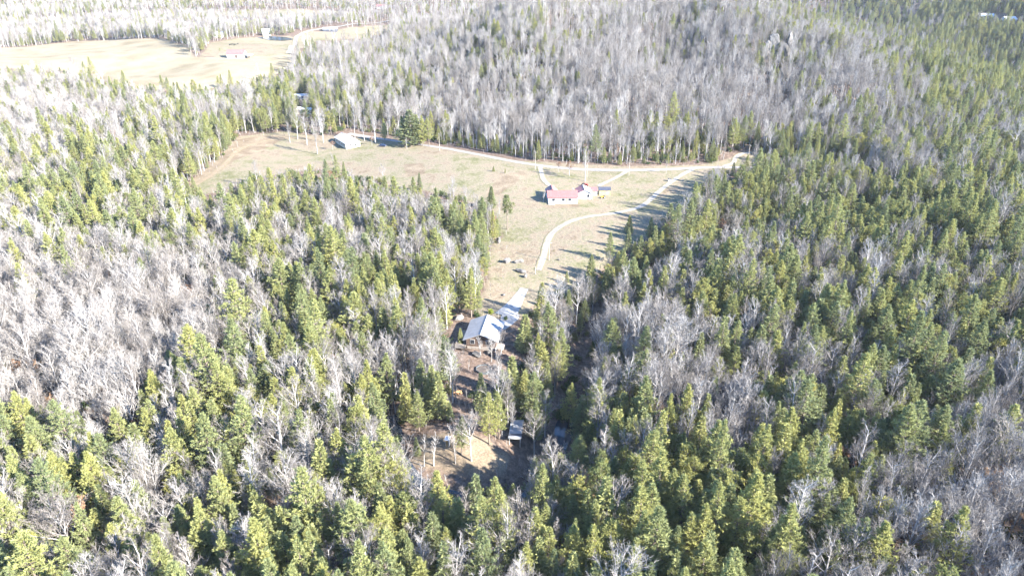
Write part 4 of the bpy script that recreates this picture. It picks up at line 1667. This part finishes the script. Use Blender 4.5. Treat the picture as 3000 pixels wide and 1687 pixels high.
for i, (px, py, sx, sy, sz, lb) in enumerate(((2242, 170, 6, 4, 9, 'tall narrow sandstone cliff block on the wooded hillside'), (2262, 168, 6.5, 4, 12, 'middle sandstone block of the hillside cliff'),
                                              (2286, 171, 7, 4, 8, 'broad sandstone block at the foot of the cliff'), (2308, 165, 6, 4, 12, 'end sandstone block of the hillside cliff under the pines'),
                                              (2172, 178, 6, 5, 6, 'rounded pale outcrop standing apart from the cliff'), (2306, 272, 5, 3, 3, 'low pale outcrop downhill of the cliff'),
                                              (2274, 268, 3.5, 3, 3.5, 'grey outcrop next to the low pale outcrop'))):
    boulder(px, py, sx, sy, sz, M['rock'], lb, 20 + i, 'rock_outcrop')
# round lime shrub by the cabin roof
lm = shrub(1.6, 901, M['lime'])
x, y, z = ground_hit(1438, 918)
e = empty('round_shrub', (x, y, z), 0, 'round lime green shrub behind the cabin roof', 'shrub')
for nm, m_ in (('trunk', lm[0]), ('crown', lm[1])):
    o = bpy.data.objects.new(nm, m_)
    COL.objects.link(o)
    o.parent = e
lm2 = shrub(1.2, 902, M['lime'])
x, y, z = ground_hit(1470, 957)
e = empty('round_shrub', (x, y, z + .1), 0, 'small green shrub on the concrete yard edge', 'shrub')
for nm, m_ in (('trunk', lm2[0]), ('crown', lm2[1])):
    o = bpy.data.objects.new(nm, m_)
    COL.objects.link(o)
    o.parent = e

# firewood pile
x, y, z = ground_hit(1342, 1150)
fw = empty('firewood_pile', (x, y, z), .4, 'pile of split orange brown firewood above the lower clearing', 'firewood')
g = np.random.default_rng(5)
fwood = simple('split_wood', (0.55, 0.33, 0.16), (0.40, 0.22, 0.10), 3)
for k in range(16):
    a = g.uniform(0, 3.14)
    cx_, cy_, cz_ = g.normal(0, .7), g.normal(0, .5), .12 + .18 * (k % 4)
    dx_, dy_ = math.cos(a) * .35, math.sin(a) * .35
    MB().tube([(cx_ - dx_, cy_ - dy_, cz_), (cx_ + dx_, cy_ + dy_, cz_ + g.normal(0, .06))], [.12, .12], 5).build('log', fwood, fw)
# fallen log over the creek
x, y, z = ground_hit(1185, 1312)
lo_ = MB().tube([(-3.2, 1.5, .4), (0, 0, .55), (3.0, -1.6, .5)], [.22, .2, .12], 7).build('fallen_log', M['log'])
lo_.location = (x, y, z + .4)
tag(lo_, 'fallen brown log lying across the creek', 'log')


# ------------------------------------------------------------------ poles, vehicles, cows
def pole(px, py, pt, label, arm=True, rz=0.0):
    x, y, z = ground_hit(px, py)
    h = top_z(y, pt) - z
    e = empty('utility_pole', (x, y, z), rz, label, 'utility pole')
    MB().tube([(0, 0, -.5), (0, 0, h * .5), (0, 0, h)], [.17, .15, .11], 8).build('shaft', M['pole'], e)
    if arm:
        ca = MB().box(0, .14, h - .5, 2.2, .1, .12).build('crossarm', M['pole'], e)
        for q in (-.95, 0.35, .95):
            MB().tube([(q, .14, h - .44), (q, .14, h - .25)], [.05, .03], 6).build('insulator', M['roof_white'], ca)
    return e


pole(1288, 443, 391, 'utility pole at the roadside by the bright green pine', True, R(-60))
pole(1568, 497, 444, 'utility pole nearest the gravel drive of the red roofed house', True, R(-70))
pole(1564, 470, 440, 'utility pole across the road from the small brown oaks', False)
pole(1719, 522, 481, 'utility pole beside the lone bare tree on the lawn', True, R(-80))
pole(1842, 515, 455, 'utility pole at the end of the straight gravel track', True, R(-85))
pole(2190, 476, 424, 'utility pole by the gravel loop', True, R(-80))
pole(1608, 762, 709, 'utility pole beside the lower end of the curving driveway', True, R(10))
pole(1568, 803, 780, 'short post where the curving driveway ends', False)
pole(1735, 587, 553, 'thin pole in front of the garage', False)
pole(863, 178, 155, 'utility pole at the start of the far gravel lane', True)
pole(915, 95, 77, 'utility pole beside the far lane', True)

PP = [(1288, 443, 391), (1568, 497, 444), (1719, 522, 481), (1842, 515, 455), (2190, 476, 424)]
tops = []
for a_ in PP:
    x, y, z = ground_hit(a_[0], a_[1])
    tops.append(np.array([x, y, top_z(y, a_[2]) - .3]))
for a_, b_ in zip(tops[:-1], tops[1:]):
    pts = [a_ + (b_ - a_) * t + np.array([0, 0, -1.6 * 4 * t * (1 - t)]) for t in np.linspace(0, 1, 13)]
    o = MB().tube(pts, [.016] * 13, 4).build('power_line', M['tyre'])
    tag(o, 'thin power line sagging between two roadside poles', 'power line', 'power lines along the road')


def wheel(parent, x, y, r, w):
    t = MB().tube([(x - w / 2, y, r), (x + w / 2, y, r)], [r, r], 14).build('wheel', M['tyre'], parent)
    MB().tube([(x - w / 2 - .01, y, r), (x + w / 2 + .01, y, r)], [r * .55, r * .55], 10).build('rim', M['roof_grey'], t)


def car(px, py, rz, paint, label):
    x, y, z = ground_hit(px, py)
    e = empty('parked_car', (x, y, z + .03), rz, label, 'car')
    prof = [(-2.2, .45), (-2.25, .85), (-2.1, 1.0), (-1.5, 1.05), (-.9, 1.5), (.9, 1.52), (1.5, 1.08), (2.1, .98), (2.25, .8), (2.2, .4)]
    vs_, fs_ = [], []
    for s_, k in ((-.86, 0), (.86, 1)):
        for (yy, zz) in prof:
            vs_.append((s_ * (.82 if zz > 1.2 else 1), yy, zz))
    n = len(prof)
    for i in range(n):
        j = (i + 1) % n
        fs_.append((i, j, n + j, n + i))
    fs_ += [tuple(range(n))[::-1], tuple(range(n, 2 * n))]
    MB().add(vs_, fs_).build('body', paint, e)
    MB().add([(-.66, -1.40, 1.11), (.66, -1.40, 1.11), (.62, -.97, 1.46), (-.62, -.97, 1.46)], [(0, 1, 2, 3)]).build('windscreen', M['glass'], e)
    MB().add([(-.66, 1.43, 1.14), (-.62, .98, 1.48), (.62, .98, 1.48), (.66, 1.43, 1.14)], [(0, 1, 2, 3)]).build('rear_window', M['glass'], e)
    for s_ in (-1, 1):
        MB().add([(s_ * .845, -1.25, 1.1), (s_ * .845, 1.2, 1.1), (s_ * .73, .82, 1.46), (s_ * .73, -.8, 1.46)], [(0, 1, 2, 3)]).build('side_window', M['glass'], e)
        for yy in (-1.4, 1.4):
            wheel(e, s_ * .8, yy, .34, .22)
        MB().box(s_ * .6, -2.26, .76, .3, .05, .14).build('headlight', M['roof_white'], e)
    return e


car(1121, 430, R(75), M['blue_paint'], 'dark blue car parked beside the narrow bright pine')


def tractor(px, py, rz, paint, label, s=1.0, name='tractor'):
    x, y, z = ground_hit(px, py)
    e = empty(name, (x, y, z + .03), rz, label, 'tractor', s=s)
    MB().box(0, -.9, 1.05, .75, 1.7, .65).build('hood', paint, e)
    MB().box(0, .5, .85, .7, 1.3, .5).build('body', paint, e)
    MB().box(0, .65, 1.25, .5, .5, .3).build('seat', M['tyre'], e)
    MB().tube([(0, -.1, 1.1), (0, .15, 1.55)], [.03, .03], 5).build('steering_column', M['tyre'], e)
    for s_ in (-1, 1):
        MB().tube([(s_ * .35, .95, 1.1), (s_ * .35, .95, 2.2)], [.04, .04], 5).build('roll_bar', M['tyre'], e)
        wheel(e, s_ * .65, .7, .72, .36)
        wheel(e, s_ * .55, -1.3, .42, .24)
    MB().tube([(.28, -1.2, 1.35), (.28, -1.2, 1.9)], [.04, .04], 6).build('exhaust', M['tyre'], e)
    return e


tractor(1712, 546, R(60), M['red_paint'], 'red tractor parked behind the garage')
tractor(1767, 581, R(-70), M['yellow_paint'], 'small yellow tractor in front of the tan shed', .75)
# mailbox stand by the drive
x, y, z = ground_hit(1960, 531)
mb_ = empty('roadside_bin', (x, y, z), .3, 'black and white bin stand beside the gravel driveway', 'bin')
MB().box(0, 0, .6, 1.0, .8, 1.2).build('box', M['white'], mb_)
MB().slab([(-.6, -.5, 1.25), (.6, -.5, 1.25), (.6, .5, 1.45), (-.6, .5, 1.45)], .06).build('lid', M['tyre'], mb_)
MB().box(.9, 0, .7, .3, .5, 1.4).build('post', M['tyre'], mb_)


def cow_mesh():
    mb = MB()
    mb.tube([(-.95, 0, 1.05), (-.8, 0, 1.0), (-.3, 0, .95), (.3, 0, .97), (.7, 0, 1.05), (.95, 0, 1.12), (1.25, 0, 1.2), (1.5, 0, 1.15), (1.85, 0, .98)],
            [.16, .34, .42, .42, .38, .27, .19, .17, .10], 9)
    for xx in (-.7, .65):
        for yy in (-.2, .2):
            mb.tube([(xx, yy, .85), (xx + .03, yy, .45), (xx, yy, 0)], [.13, .08, .07], 6)
    mb.tube([(-.98, 0, 1.1), (-1.05, 0, .8), (-1.03, 0, .45)], [.05, .03, .04], 5)
    for yy in (-1, 1):
        mb.tube([(1.42, yy * .12, 1.25), (1.40, yy * .30, 1.27)], [.05, .02], 4)
    return mb.mesh('cow', M['black'], True)


cm_ = cow_mesh()
for i, (px, py) in enumerate(((676, 131), (681, 130), (686, 132), (690, 131), (697, 129), (673, 132))):
    x, y, z = ground_hit(px, py + 2)
    o = bpy.data.objects.new('cow', cm_)
    COL.objects.link(o)
    o.location = (x, y, z)
    o.rotation_euler = (0, 0, i * 1.1)
    tag(o, 'dark cow grazing on the far pasture above the barn', 'cow', 'cows on the far pasture')

# ------------------------------------------------------------------ haze
lo_z = float(ZZ.min()) - 1.5
hi_z = max(CAM_H + 6, float(ZZ.max()) + 32)
hb = MB().box(0, 1900, (lo_z + hi_z) / 2, 7000, 5000, hi_z - lo_z)
m_, nt, out = mat('valley_haze')
pv = nd(nt, 'ShaderNodeVolumePrincipled')
pv.inputs['Color'].default_value = (0.92, 0.94, 1.0, 1)
pv.inputs['Density'].default_value = 0.00003
pv.inputs['Anisotropy'].default_value = 0.0
nt.links.new(pv.outputs[0], out.inputs['Volume'])
hz_o = hb.build('haze', m_)
tag(hz_o, 'thin pale haze over the valley', kind='stuff')
